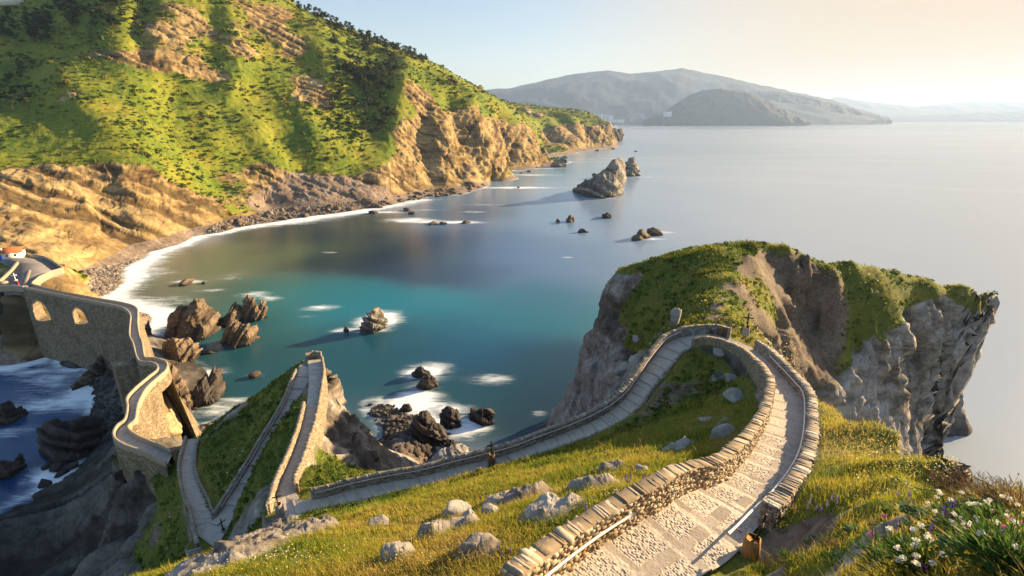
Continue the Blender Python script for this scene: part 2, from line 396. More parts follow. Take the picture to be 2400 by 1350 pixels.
# ---- the mainland mountain along the bay
mt = list(pts_z([(200,715,0.3),(240,700,0),(290,622,0.2),(345,590,0.2),(450,553,0.2),(550,533,0.2),(650,518,0.2),(750,503,0.2),(870,487,0),(950,472,0),(1080,456,0),(1150,425,0),(1170,400,0),(1250,372,0),(1350,356,0),(1425,347,0),
 (170,650,4),(215,620,5),(280,590,5),(400,555,4),(500,533,3.5),(620,507,3),(750,492,3),(850,480,2.5),(930,465,2.5),(1080,447,2.5),(260,660,2),(320,590,2.2),
 (300,680,-2),(400,600,-3),(500,560,-3),(700,530,-3),(900,500,-4),(1000,490,-5),(1120,462,-5),(1200,420,-6),(1300,380,-6),(1400,362,-7),(1460,345,-7),
 (60,640,24.8),(0,640,24.8),(20,600,25),(120,632,25),(140,634,24.7),(40,665,24.8),(90,650,24.9),(-80,640,25),(-80,590,26),(70,600,25.3),(110,615,25.2),
 (150,640,19),(180,655,9),(100,668,20),(130,675,10),(0,700,16),(-20,740,8),(60,720,9),(20,780,3),(0,815,0),(60,790,3),(-100,800,-2),(210,690,1.5)]))
mt += list(pts_depth([
 (300,500,324),(300,400,352),(300,300,384),(300,200,420),(300,100,455),(300,0,492),(300,-100,525),(300,-220,565),
 (500,470,392),(500,400,415),(500,350,432),(500,250,466),(500,150,498),(500,50,530),(500,-50,556),(500,-160,590),
 (700,450,455),(700,400,472),(700,300,506),(700,230,530),(700,150,566),(700,78,588),(640,36,590),(600,-5,598),(620,480,440),
 (850,450,482),(850,400,504),(850,350,523),(850,250,562),(850,150,600),(850,128,624),(760,104,600),
 (950,440,538),(930,400,548),(940,300,578),(950,200,602),(960,163,640),(1005,182,650),(900,146,630),
 (1000,430,567),(1000,350,590),(1000,250,614),(1050,400,592),(1080,350,624),(1090,260,664),(1095,214,694),(1050,190,672),(1040,300,606),(1140,330,655),
 (1150,370,748),(1150,310,790),(1160,270,830),(1170,246,850),(1120,400,640),
 (1210,340,1060),(1230,310,1115),(1225,264,1180),(1260,340,1150),
 (1300,335,1295),(1300,310,1305),(1300,287,1315),(1300,268,1560),(1250,262,1400),
 (1380,330,1440),(1380,300,1446),(1380,282,1470),(1400,276,1700),(1340,330,1385),(1340,300,1395),(1340,270,1620),
 (1425,325,1600),(1420,292,1615),(1432,335,1595),
 (0,560,255),(0,500,272),(0,430,296),(0,350,325),(0,250,372),(0,100,460),(0,0,520),(0,-120,580),(150,560,282),(150,500,300),(100,560,268),(150,400,328),(150,300,362),(150,200,402),(150,100,455),(150,0,520),(150,-120,570),
 (80,300,352),(60,200,412),(90,140,440),(220,250,392),(220,120,446),(230,550,312),(220,480,322),
 (-150,560,250),(-150,400,300),(-150,250,372),(-150,100,470),(-150,0,530),(-150,-120,590),(-300,500,270),(-300,300,340),(-300,0,540),
 (200,600,272),(130,600,258),(180,640,246)]))
mt += [np.array(p, float) for p in [(-250,900,190),(-100,850,150),(0,1000,105),(150,1500,95),(300,1900,90),(250,2300,60),(-500,700,220),(-400,800,230),(-600,1000,200),
 (120,1050,-8),(60,900,-9),(20,720,-9),(420,1600,-9),(352,1600,-9),(345,1560,-9),(365,1680,-9),(350,1640,-7),(345,1720,-9),(365,1800,-9),(385,1900,-9),(405,2100,-9),(325,1500,-8),(300,1420,-8),(322,1720,70),(325,1850,75),(520,2000,-9),(330,1400,-9),(-170,225,-7),(-130,210,-9),(-160,160,-8),(-110,170,-9),(-60,200,-10),(-40,300,-10),(0,400,-10),(-80,320,-9),(40,550,-11),(100,700,-11),(170,1000,-12),(300,1200,-12),(420,1400,-12),(520,1700,-12),(650,2000,-12),(800,2300,-12),(560,2500,-12),(620,1200,-14),(450,900,-14),(300,600,-14),(200,400,-14),(0,200,-12),(900,2400,-14),(-120,360,-6),(-60,450,-7),(-150,250,-4),(-180,190,-2),(-215,165,-4),(-195,150,-6),(-250,180,3)]]
# keep hidden plan points that fall behind the bay only
main = Polar(-62, 20, 560, 150, 2600, 1300)
F2 = rbf_fit([p for p in mt], 0.3)
main.G = F2(main.X, main.Y)
print('mainland grid %.1fs' % (time.time() - T0))

# ------------------------------------------------------------------ materials
class NT:
    """tiny helper around a node tree"""
    def __init__(s, name):
        s.m = bpy.data.materials.new(name); s.m.use_nodes = True; s.t = s.m.node_tree
        s.b = s.t.nodes['Principled BSDF']; s.out = s.t.nodes['Material Output']
        s._geo = None
    def n(s, typ, **kw):
        x = s.t.nodes.new('ShaderNode' + typ)
        for k, v in kw.items(): setattr(x, k, v)
        return x
    def set(s, inp, v):
        if hasattr(v, 'is_output'): s.t.links.new(v, inp)
        elif isinstance(v, tuple) and len(v) == 3 and inp.type == 'RGBA': inp.default_value = (*v, 1)
        else: inp.default_value = v
    def pos(s):
        if s._geo is None: s._geo = s.n('NewGeometry')
        return s._geo.outputs['Position']
    def obj(s): return s.n('TexCoord').outputs['Object']
    def attr(s, name, col=False):
        a = s.n('Attribute', attribute_name=name); return a.outputs['Color' if col else 'Fac']
    def scale(s, vec, sc):
        m = s.n('Mapping'); s.t.links.new(vec, m.inputs[0]); m.inputs['Scale'].default_value = sc if isinstance(sc, tuple) else (sc,) * 3
        return m.outputs[0]
    def rot(s, vec, r, sc):
        m = s.n('Mapping'); s.t.links.new(vec, m.inputs[0]); m.inputs['Rotation'].default_value = r; m.inputs['Scale'].default_value = sc
        return m.outputs[0]
    def noise(s, vec, sc, detail=5, rough=0.55, dist=0.0, col=False):
        x = s.n('TexNoise'); s.t.links.new(vec, x.inputs['Vector']); x.inputs['Scale'].default_value = sc
        x.inputs['Detail'].default_value = detail; x.inputs['Roughness'].default_value = rough; x.inputs['Distortion'].default_value = dist
        return x.outputs['Color' if col else 'Fac']
    def voro(s, vec, sc, feature='F1', out='Distance', rnd=1.0):
        x = s.n('TexVoronoi', feature=feature); s.t.links.new(vec, x.inputs['Vector']); x.inputs['Scale'].default_value = sc
        x.inputs['Randomness'].default_value = rnd
        return x.outputs[out]
    def ramp(s, f, stops, interp='LINEAR'):
        r = s.n('ValToRGB'); r.color_ramp.interpolation = interp; e = r.color_ramp.elements
        while len(e) < len(stops): e.new(0.5)
        for k, (p, c) in enumerate(stops): e[k].position = p; e[k].color = (*c, 1) if len(c) == 3 else c
        s.t.links.new(f, r.inputs[0]); return r.outputs[0]
    def math(s, op, a, b=0.5, clamp=False):
        x = s.n('Math', operation=op, use_clamp=clamp); s.set(x.inputs[0], a); s.set(x.inputs[1], b); return x.outputs[0]
    def mix(s, f, a, b, mode='MIX'):
        x = s.n('MixRGB', blend_type=mode); s.set(x.inputs[0], f); s.set(x.inputs[1], a); s.set(x.inputs[2], b); return x.outputs[0]
    def step(s, f, lo, hi):
        x = s.n('MapRange', interpolation_type='SMOOTHSTEP'); s.set(x.inputs[0], f); x.inputs[1].default_value = lo; x.inputs[2].default_value = hi
        return x.outputs[0]
    def bump(s, h, strength=0.5, dist=0.1, normal=None):
        x = s.n('Bump'); s.t.links.new(h, x.inputs['Height']); x.inputs['Strength'].default_value = strength; x.inputs['Distance'].default_value = dist
        if normal is not None: s.t.links.new(normal, x.inputs['Normal'])
        return x.outputs[0]
    def done(s, col=None, rough=0.85, normal=None, spec=0.3, **kw):
        if col is not None: s.set(s.b.inputs['Base Color'], col)
        s.set(s.b.inputs['Roughness'], rough); s.b.inputs['Specular IOR Level'].default_value = spec
        if normal is not None: s.t.links.new(normal, s.b.inputs['Normal'])
        for k, v in kw.items(): s.set(s.b.inputs[k], v)
        return s.m

def plain(name, col, rough=0.7, metal=0.0, var=0.15, nsc=6.0, bump=0.0, spec=0.3):
    t = NT(name); f = t.noise(t.obj(), nsc)
    c = t.ramp(f, [(0.25, tuple(x * (1 - var) for x in col)), (0.75, tuple(min(1, x * (1 + var)) for x in col))])
    return t.done(c, rough, t.bump(f, bump, 0.02) if bump else None, spec, Metallic=metal)

def terrain_mat(name, rocks, grass, dirt, strata, sc=1.0, gsc=1.0, bd=0.25, vn=0.9):
    """rock / vegetation / soil by vertex attributes 'veg' and 'soil'; strata = (rotation, scale)"""
    t = NT(name); p = t.pos()
    big = t.noise(p, 0.035 * sc, 4); mid = t.noise(p, 0.35 * sc, 5, 0.6); fine = t.noise(p, 2.6 * sc, 5, 0.65)
    ly = t.noise(t.rot(p, strata[0], strata[1]), 1.0, 4, 0.6)
    rk = t.mix(0.55, t.ramp(ly, rocks), t.ramp(mid, rocks))
    bed = t.attr('bed'); rk = t.mix(t.math('MULTIPLY', t.step(bed, -0.05, -0.6), 0.62), rk, tuple(c * 0.5 for c in rocks[0][1])); rk = t.mix(t.math('MULTIPLY', t.step(bed, 0.1, 0.7), 0.30), rk, rocks[-1][1])
    crack = t.voro(t.scale(p, (1, 1, 0.5)), 0.45 * sc, 'DISTANCE_TO_EDGE')
    rk = t.mix(t.math('MULTIPLY', t.math('SUBTRACT', 1.0, t.step(crack, 0.0, 0.06)), 0.35), rk, tuple(c * 0.35 for c in rocks[0][1]))
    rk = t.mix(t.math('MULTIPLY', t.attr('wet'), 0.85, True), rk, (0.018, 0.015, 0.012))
    g1 = t.noise(p, 0.09 * gsc, 4); g2 = t.noise(p, 0.9 * gsc, 5, 0.7); g3 = t.noise(p, 6.0 * gsc, 4, 0.7)
    gf = t.math('ADD', t.math('MULTIPLY', g1, 0.45), t.math('ADD', t.math('MULTIPLY', g2, 0.4), t.math('MULTIPLY', g3, 0.15)))
    gr = t.ramp(gf, grass)
    so = t.ramp(t.math('ADD', t.math('MULTIPLY', mid, 0.5), t.math('MULTIPLY', fine, 0.5)), dirt)
    v = t.step(t.math('ADD', t.attr('veg'), t.math('MULTIPLY', t.math('SUBTRACT', t.math('ADD', t.math('MULTIPLY', mid, 0.6), t.math('MULTIPLY', fine, 0.4)), 0.5), vn)), 0.42, 0.58)
    s_ = t.step(t.math('ADD', t.attr('soil'), t.math('MULTIPLY', t.math('SUBTRACT', mid, 0.5), 0.8)), 0.4, 0.6)
    c = t.mix(v, rk, gr); c = t.mix(s_, c, so)
    hgt = t.math('ADD', t.math('MULTIPLY', mid, 1.0), t.math('ADD', t.math('MULTIPLY', fine, 0.35), t.math('MULTIPLY', ly, 0.8)))
    hgt = t.math('ADD', hgt, t.math('MULTIPLY', g3, 0.15))
    return t.done(c, 0.95, t.bump(hgt, 0.9, bd), 0.15)

GRASS_ISL = [(0.28, (0.03, 0.04, 0.010)), (0.42, (0.06, 0.085, 0.014)), (0.52, (0.125, 0.13, 0.02)), (0.62, (0.20, 0.16, 0.035)), (0.75, (0.20, 0.14, 0.055))]
GRASS_MTN = [(0.30, (0.03, 0.05, 0.010)), (0.42, (0.075, 0.12, 0.014)), (0.52, (0.16, 0.18, 0.018)), (0.60, (0.23, 0.205, 0.028)), (0.70, (0.21, 0.14, 0.045))]
M_ISL = terrain_mat('islet_ground', [(0.34, (0.05, 0.04, 0.032)), (0.45, (0.16, 0.13, 0.10)), (0.55, (0.28, 0.245, 0.21)), (0.66, (0.42, 0.39, 0.37))], GRASS_ISL,
    [(0.36, (0.06, 0.045, 0.032)), (0.5, (0.135, 0.10, 0.072)), (0.64, (0.22, 0.175, 0.13))], ((0.5, 0.35, 0.2), (0.09, 0.2, 0.75)), 1.0, 1.4, 0.22)
M_MTN = terrain_mat('mainland_ground', [(0.34, (0.065, 0.040, 0.020)), (0.45, (0.18, 0.115, 0.052)), (0.55, (0.33, 0.225, 0.092)), (0.66, (0.45, 0.335, 0.165))], GRASS_MTN,
    [(0.36, (0.09, 0.065, 0.05)), (0.5, (0.19, 0.14, 0.105)), (0.64, (0.32, 0.26, 0.20))], ((0.35, -0.35, 0.1), (0.02, 0.06, 0.30)), 0.16, 0.30, 1.4, 1.7)

# ------------------------------------------------------------------ surface relief
def blob_sum(P, pol, lst):
    """patches of ground: (u, v, horizontal radius m, vertical radius m, weight) around the surface point seen there"""
    out = np.zeros(P.shape[:-1])
    for u, v, rh, rv, w in lst:
        c = hit(pol, u, v)
        if c is None: continue
        d = ((P[..., 0] - c[0]) ** 2 + (P[..., 1] - c[1]) ** 2) / rh ** 2 + (P[..., 2] - c[2]) ** 2 / rv ** 2
        out = out + w * np.exp(-d)
    return out

def beds(P, n, period, warp=0.6, wl=30.0, seed=0):
    """hardness of tilted rock beds: stepped, -1..1"""
    n = np.array(n, float); n /= np.linalg.norm(n)
    t = P @ n / period + warp * fbm(P / wl + seed, 3) * 3
    i = np.floor(t).astype(int); f = t - i
    hh = np.random.default_rng(5 + seed).uniform(-1, 1, 512)
    s = sstep(0.7, 1.0, f)
    return hh[i % 512] * (1 - s) + hh[(i + 1) % 512] * s

print('materials %.1fs' % (time.time() - T0))
# ---- mainland
P = main.mesh(1000, 620)
Nn = normals_grid(P)
slope = Nn[..., 2]
b = np.zeros(P.shape[:2])
# gullies and buttresses running down the slope, crags, fine break-up
low = fbm(P / 95.0, 4); m1 = fbm(P / 42.0 + 7, 4, ridged=True); m2 = fbm(P / 14.0 + 3, 4, ridged=True); m3 = fbm(P / 4.5, 3)
ROCKM = [(80,420,22,20,1.0),(160,460,26,20,1.1),(250,400,14,14,.7),(330,420,16,14,.7),(420,440,16,14,.7),(520,400,14,12,.6),(880,420,22,22,.8),(560,130,18,16,.9),(470,180,20,10,.9),(240,130,14,10,.8),(180,240,10,9,.8),(640,260,12,12,.7),(800,330,8,18,.5),(100,500,45,26,1.1),(230,480,35,22,1.0),(60,590,25,14,1),(190,560,32,18,1.2),(330,480,25,14,.9),(380,520,32,14,1.1),(470,500,30,12,.9),(150,420,22,16,.8),(520,440,28,14,.8),(600,400,26,14,.7),(640,480,30,12,1),
 (700,440,40,14,1),(780,440,40,14,1),(850,440,36,16,.9),(250,540,24,12,.9),(150,672,12,9,2.5),(115,690,12,9,2.5),(190,700,12,9,2),(30,730,22,14,2.5),(-10,760,20,14,2.5),(70,760,16,12,2),(130,610,26,14,1),
 (940,330,24,40,1.3),(980,230,26,30,1.3),(930,420,30,24,1.3),(1000,330,30,38,1),(1000,430,40,24,1.1),(1060,360,34,34,1.1),(1100,300,40,32,1),(1130,360,46,40,1.2),(1090,410,40,24,1.2),(1180,330,80,40,1.1),(1240,340,90,34,1.3),(1300,330,90,34,1.3),(1350,320,110,40,1.3),(1420,320,140,40,1.4),(1440,300,140,40,1.2),
 (390,80,26,18,1.5),(430,150,28,13,1.4),(340,140,18,14,1.1),(620,50,28,22,1.3),(690,110,26,22,1.3),(730,200,28,26,1.5),(760,250,26,18,1.2),(700,240,20,13,.9),(660,30,20,16,1.0),(520,190,12,8,.8),(290,140,8,8,.7),(590,130,12,10,.7),(150,250,12,12,.6),(200,300,10,10,.7),(560,90,14,14,.7),(420,30,20,14,.9),(480,70,18,16,.7)]
VEGM = [(870,300,40,60,.9),(820,200,60,60,.9),(740,330,30,40,.5),(1010,300,10,26,.5),(960,250,8,16,.4),(1050,230,22,18,.5),(1150,250,60,20,.6),(1250,275,120,14,1.0),(1330,278,160,14,1.2),(990,330,7,30,.9),(1200,300,30,16,.4),
 (330,330,60,40,.6),(430,380,50,26,.6),(560,300,60,50,.5),(90,330,40,40,.4),(820,390,18,30,.8),(880,400,16,20,.6),(740,290,18,24,.6),(480,440,18,8,.5),(330,540,10,8,.7),(180,580,9,10,.6),(90,540,16,8,.5)]
rock = blob_sum(P, main, ROCKM) - blob_sum(P, main, VEGM)
steep = 1 - sstep(0.50, 0.74, slope)
veg = np.clip(0.66 - 0.62 * rock - 0.22 * steep + 0.25 * low + 0.22 * m2 + 0.16 * m1, 0, 1)
veg = np.where(P[..., 2] < 7, veg * sstep(3, 9, P[..., 2]), veg)
rk = 1 - sstep(0.3, 0.6, veg)
bd = beds(P, (0.36, 0.36, 0.86), 2.9, 0.10, 80, 1); bd2 = beds(P, (-0.75, -0.15, 0.62), 5.5, 0.18, 90, 2)
east = sstep(-130, -40, P[..., 0]); bd = bd * (1 - east) + bd2 * east
far = sstep(700, 1100, P[..., 1])
amp = 5.0 * m1 * (0.55 + 0.45 * rk) + 3.2 * m2 * (0.35 + 0.8 * rk) + 1.3 * m3 * (0.5 + 0.6 * rk) + rk * 1.8 * bd
RIBS = [([(497,-40),(492,60),(486,140),(478,200)],-3,10),([(860,120),(850,220),(868,320),(835,430)],-6,24),([(955,150),(925,290),(890,420)],9,16),([(1000,250),(985,330),(1015,430)],-9,9),([(745,70),(775,190),(705,260),(740,330)],8,18),
 ([(70,80),(70,200),(60,300),(30,400)],-5,28),([(130,170),(220,270),(330,400)],9,20),([(1095,225),(1120,330),(1140,415)],9,16),([(1055,240),(1075,330),(1085,420)],-8,12),([(1185,275),(1195,330),(1200,365)],-16,24),([(1290,290),(1285,330),(1280,352)],-22,30),([(1340,285),(1345,320),(1345,345)],16,30),
 ([(330,140),(320,60),(340,-20)],-8,10),([(400,200),(420,320),(520,430)],-8,18),([(590,300),(640,380),(600,470)],8,18),([(230,420),(290,500),(300,560)],-6,10),([(160,440),(200,540),(210,600)],6,12),([(270,440),(350,520),(380,545)],6,10),([(660,340),(720,420),(830,465)],-6,14),([(540,40),(560,140),(530,230)],7,14)]
for pl, A_, w_ in RIBS:
    pp_ = np.array(pl, float); uu = np.concatenate([np.linspace(pp_[k, 0], pp_[k + 1, 0], 5)[: 5] for k in range(len(pp_) - 1)]); vv = np.concatenate([np.linspace(pp_[k, 1], pp_[k + 1, 1], 5) for k in range(len(pp_) - 1)])
    cc = [hit(main, a, b_) for a, b_ in zip(uu, vv)]; cc = np.array([c for c in cc if c is not None and c[1] > 150])
    if len(cc) < 2: continue
    d2 = np.full(P.shape[:2], 1e12)
    for c0, c1 in zip(cc[:-1], cc[1:]):
        e = c1 - c0; tt = np.clip(((P - c0) @ e) / max(e @ e, 1e-6), 0, 1); d2 = np.minimum(d2, ((P - c0 - tt[..., None] * e) ** 2).sum(-1))
    amp = amp + A_ * np.exp(-d2 / w_ ** 2)
rki = np.where(rk > 0.05)
fc1 = np.zeros_like(amp); fc1[rki] = (2.2 * facet(P[rki], (20, 20, 34), 1) + 1.0 * facet(P[rki] + 5, (7, 7, 11), 2)) * (0.55 + 0.75 * east[rki])
amp = amp * (1 - 0.35 * rk) + fc1 * rk
amp = amp + far * rk * (7 * fbm(P / 60 + 3, 3, ridged=True))
amp = amp * sstep(3.0, 15, P[..., 2])
plaza = sstep(34, 22, np.hypot(P[..., 0] + 185, P[..., 1] - 180)) * sstep(20, 24, P[..., 2])
amp = amp * (1 - plaza)
P = P + Nn * amp[..., None] * np.array([1, 1, 0.7])
soil = blob_sum(P, main, [(640,470,34,10,.9),(720,460,40,10,.9),(800,455,40,9,.9),(880,455,30,7,.7),(690,420,22,12,.6),(800,420,22,10,.5)]) + (1 - sstep(1, 6, P[..., 2])) * 0.0
bcol = 1 - sstep(3.2, 5.5, P[..., 2])          # shingle beach
soil = soil + 1.3 * (1 - sstep(3.5, 6, P[..., 2])) * sstep(0.55, 0.8, slope)
wet = np.clip((1 - sstep(0.2, 2.4, P[..., 2] + 0.8 * m3)) * 0.8 + blob_sum(P, main, [(20,735,16,14,.9),(-20,750,16,14,.9),(60,740,14,12,.8)]), 0, 1)  # wet by the water; also darkens cliff patches below the plaza
keep = P[..., 2].reshape(-1) > -3.5
fc = grid_faces(*P.shape[:2]); fc = fc[keep[fc].any(1)]
MAIN_P, MAIN_VEG = P, veg
o = mesh_np('hillside', P.reshape(-1, 3), fc, M_MTN, attrs=dict(veg=veg.ravel(), soil=np.maximum(soil, 0).ravel(), wet=wet.ravel(), bed=(bd * rk).ravel()))
tag(o, kind='structure')
print('mainland mesh %.1fs' % (time.time() - T0))

# ---- islet
P = islet.mesh(1150, 900)
Nn = normals_grid(P); slope = Nn[..., 2]
pd = islet.h(P[..., 0], P[..., 1], islet.PD)
low = fbm(P / 22.0, 3); m1 = fbm(P / 11.0 + 5, 4, ridged=True); m2 = fbm(P / 3.6 + 2, 4, ridged=True); m3 = fbm(P / 0.9, 3); m4 = fbm(P / 0.28, 2)
ROCKI = [(1010,1250,.55,.5,.9),(1090,1225,.6,.5,.8),(1210,1170,1.5,1.0,1.2),(1290,1190,1.1,.8,1),(1390,1140,1.2,.8,.9),(1430,1100,1.0,.7,.9),(1060,1200,.6,.5,.7),(930,1295,.55,.45,1.0),(1120,1285,.7,.45,.9),(500,1320,1.6,1.0,1.2),(620,1270,2.0,1.0,1.2),(700,1250,1.6,.9,1.2),(560,1295,1.4,.8,1),
 (1700,1000,.9,.7,.7),(1600,1050,.8,.6,.8),(1680,880,.8,.6,.7),
 (1860,690,6,6,.5),(1880,800,6,7,.5),
 (2150,830,10,14,1.6),(2230,780,12,14,1.6),(2300,820,14,20,1.7),(2080,900,10,14,1.5),(2200,950,14,14,1.6),(2000,920,8,8,1.2),(2160,750,5,2.5,1.0),(2050,870,6,8,1.2),
 (1410,750,6,8,1.4),(1395,850,8,14,1.5),(1440,890,8,8,1.0),(1480,850,2.5,2,.8),(1430,820,3,3,.8),
 (800,950,8,10,1.3),(830,1030,9,10,1.3),(900,1060,9,8,1.3),(960,1080,9,8,1.2),(770,900,4,6,.9),
 (100,1250,20,16,1.6),(200,1200,18,16,1.4),(250,1300,14,14,1.3),(300,1150,8,10,.9),(60,1300,20,16,1.5),(350,1300,6,8,.5),(320,1180,6,8,.4),
 (590,1225,3,4,1.2),(620,1250,2.5,3,1.2),(560,960,4,5,.6),(490,1020,4,5,.5),
 (2060,1250,.35,.3,.8),(2000,1300,.35,.3,.8),(2180,1270,.3,.3,.7),(2050,1335,.45,.35,1.0),(2110,1212,.35,.25,.8),(2290,1260,.25,.2,.6)]
VEGI = [(1500,690,6,6,.9),(1500,760,6,6,.9),(1525,810,5,5,1.0),(1480,820,5,5,.9),(1455,740,5,5,.8),(1450,690,4,4,.7),(1840,740,2.5,2.5,.9),(1790,760,2.5,2.5,.9),(1930,690,3,2.5,.9),(1880,760,2.0,3,.8),(1820,640,2.5,2,.8),(150,1165,3,3,1.3),(90,1195,3,2,1.2),(250,1105,3,3,1.3),(210,1135,2.5,2.5,1.2),(30,1225,3,2,1.0),(2000,1290,1.1,1.1,.9),(2110,1285,1.1,1.1,1),(1905,1320,.9,.9,.9),(1835,1325,.7,.7,.9),(2210,1300,1,1,1),(2310,1300,1,1,1),(2010,1225,1,.8,.9),(2100,1225,.9,.8,.9),(2200,1230,1,.8,1),(1950,1200,.9,.7,.8),(2350,1250,1,.8,1),(2000,1345,.8,.8,.9),(2290,708,7,3,2.0),(2320,718,6,3,2.0),(2240,705,6,3,1.5),(1850,592,8,3,1.0),(1920,605,8,3,1.0),(1990,630,8,3.5,1.0),(2060,655,8,3.5,1.0),(2130,680,8,3.5,1.0),(2200,700,7,3.5,1.0),(2270,712,6,2.5,.9),(2000,780,6,6,.9),(2080,740,8,6,.9),(2020,720,7,6,.8),(1990,850,5,6,.9),(2160,715,7,4,.9),(1700,600,10,5,.6),(1780,590,8,4,.5),(1600,650,12,7,.6),(1550,700,10,7,.6),(2060,770,7,7,1.0),(2100,720,8,6,1.0),(2000,840,6,7,1.0),(1980,700,5,5,.7),(2150,690,8,4,.8),(1870,800,2.2,1.8,.9),(1810,690,1.8,1.8,.7),(1860,655,1.8,1.4,.7),(1960,880,4,4,.8),(1950,750,2.2,1.6,.7),
 (640,950,6,8,1.2),(560,1060,6,8,1.2),(480,1100,5,6,1.2),(390,1200,5,7,1.3),(400,1260,5,7,1.4),(420,1320,4,6,1.4),(330,1280,2.5,6,1.0),(320,1230,2.5,5,.9),(330,1110,5,4,.9),(380,1130,4,4,1.1),(270,1100,3,5,.9),(180,1150,3,4,.8),(780,1080,4,4,.6),(740,1060,3,4,.6)]
SOILI = [(1760,620,2.2,1.5,1),(1740,640,2,1.5,1),(1710,680,1.6,1.3,1),(1690,700,1.6,1.3,1),(1680,720,1.5,1.2,1),(1670,740,1.4,1,1),(1700,760,1.2,.9,.8),(1740,670,2,2,.7),(1790,605,2,1.3,.8),
 (1830,680,9,7,1.1),(1900,710,8,7,1.0),(1860,780,8,8,1.1),(1800,660,5,5,.9),(1900,830,8,7,1.0),(1760,730,3,3,.7),(1800,790,4,5,.9),(1850,850,5,5,.9),(1900,1265,1.0,.8,1.3),(1830,1285,.7,.6,1),(1780,1300,.6,.5,.8),(1980,1060,1.2,.8,.6),(2040,1130,1.0,.6,.6),(900,1050,7,6,.8),(970,1080,7,6,1.0),(780,1000,4,4,.5),
 (360,1250,3,4,.6),(330,1220,2.5,4,.5),(1500,980,2.6,1.2,.5),(1560,920,2.6,1.2,.6),(1620,900,2.2,1,.5),(1640,1010,2,1.2,.5),(1290,1150,1.8,.9,.6),(1170,1165,1.4,.8,.6)]
rock = blob_sum(P, islet, ROCKI); vg = blob_sum(P, islet, VEGI)
steep = 1 - sstep(0.42, 0.66, slope)
base_veg = sstep(3, 9, P[..., 2] + 3 * low)
veg = np.clip((0.78 - 0.8 * steep) * base_veg + 0.22 * low + 0.10 * m1 - 0.75 * rock + 0.6 * vg, 0, 1)
rk = 1 - sstep(0.3, 0.55, veg)
cliff = rk * (0.15 + 0.85 * steep) * sstep(14, 45, np.linalg.norm(P - np.array([0, 0, CAMH]), axis=-1))
dcam = np.linalg.norm(P - np.array([0, 0, CAMH]), axis=-1)
bdA = beds(P, (-0.05, 1.0, 0.12), 1.5, 0.10, 25, 3) + 0.8 * beds(P, (-0.08, 1.0, 0.15), 4.6, 0.08, 30, 9)
bdB = beds(P, (0.90, 0.12, 0.40), 5.5, 0.16, 40, 4) + 0.5 * beds(P, (0.86, 0.2, 0.45), 1.9, 0.12, 30, 8)
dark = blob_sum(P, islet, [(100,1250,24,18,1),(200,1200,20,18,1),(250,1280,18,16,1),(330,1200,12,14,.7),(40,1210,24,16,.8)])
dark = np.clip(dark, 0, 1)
ci = np.where(cliff > 0.03)
fct = np.zeros_like(rk); fct[ci] = 1.25 * facet(P[ci] + 1.2 * m1[ci][:, None], (7, 7, 15), 3, 0.8) + 0.6 * facet(P[ci], (2.4, 2.4, 4.6), 4) + 0.25 * facet(P[ci], (0.9, 0.9, 1.5), 5)
amp = cliff * ((0.12 * m1 + 0.10 * m2 + 1.0 * fct) * (1 - 0.6 * dark) + 0.75 * bdB * (1 - dark) + 0) + dark * rk * 0.85 * bdA \
    + rk * (0.25 * m3 + 0.35 * m2) * np.clip(dcam / 30, 0.25, 1) + (1 - rk) * (0.22 * low * 3 + 0.16 * m2 + 0.10 * m3) * np.clip(dcam / 18, 0.12, 1.6) + 0.02 * m4
amp = amp * sstep(0.35, 2.2, pd) * sstep(1.5, 5, dcam)
amp = amp * sstep(-3, 1, P[..., 2])
hard = rk * (1 - steep) * sstep(0.5, 1.5, pd) * sstep(2, 5, dcam)
oi = np.where((hard > 0.03) & (dcam < 60))
amp[oi] += hard[oi] * np.clip(dcam[oi] / 14, 0.35, 1.3) * (0.085 * facet(P[oi], (1.2, 1.2, 0.9), 21) + 0.035 * facet(P[oi], (0.4, 0.4, 0.3), 22))
headl = sstep(78, 95, P[..., 0]) * sstep(80, 90, P[..., 1])
P = P + Nn * (amp - 0.9 * cliff * sstep(40, 60, P[..., 1]))[..., None] * np.stack([np.ones_like(amp), np.ones_like(amp), 1 - 0.75 * cliff], -1)
und = headl * np.clip(38 - P[..., 2], 0, 42)
P[..., 0] -= 0.20 * und; P[..., 1] += 0.05 * und
# outcrops stand a little proud of the turf
P[..., 2] += (np.clip(rock, 0, 1) * sstep(0.5, 1.5, pd) * (1 - steep) * np.clip(dcam / 90, 0.02, 0.25) * (0.2 + 0.8 * np.clip(m2 + 0.4, 0, 1)))
soil = blob_sum(P, islet, SOILI)
wet = np.clip((1 - sstep(1.5, 9.0, P[..., 2] + 2 * m2)) * 0.95 + dark * 1.05 * (0.75 + 0.5 * low), 0, 1)  # wet near the water; also blackens the dark western slope
keep = P[..., 2].reshape(-1) > -3
fc = grid_faces(*P.shape[:2]); fc = fc[keep[fc].any(1)]
ISL_P, ISL_N, ISL_VEG, ISL_SOIL, ISL_PD, ISL_STEEP = P, Nn, veg, soil, pd, steep
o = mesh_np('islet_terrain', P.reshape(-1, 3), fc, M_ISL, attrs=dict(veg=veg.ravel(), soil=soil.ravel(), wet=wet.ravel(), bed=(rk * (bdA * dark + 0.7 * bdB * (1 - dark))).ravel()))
tag(o, kind='structure')
print('islet mesh %.1fs' % (time.time() - T0))

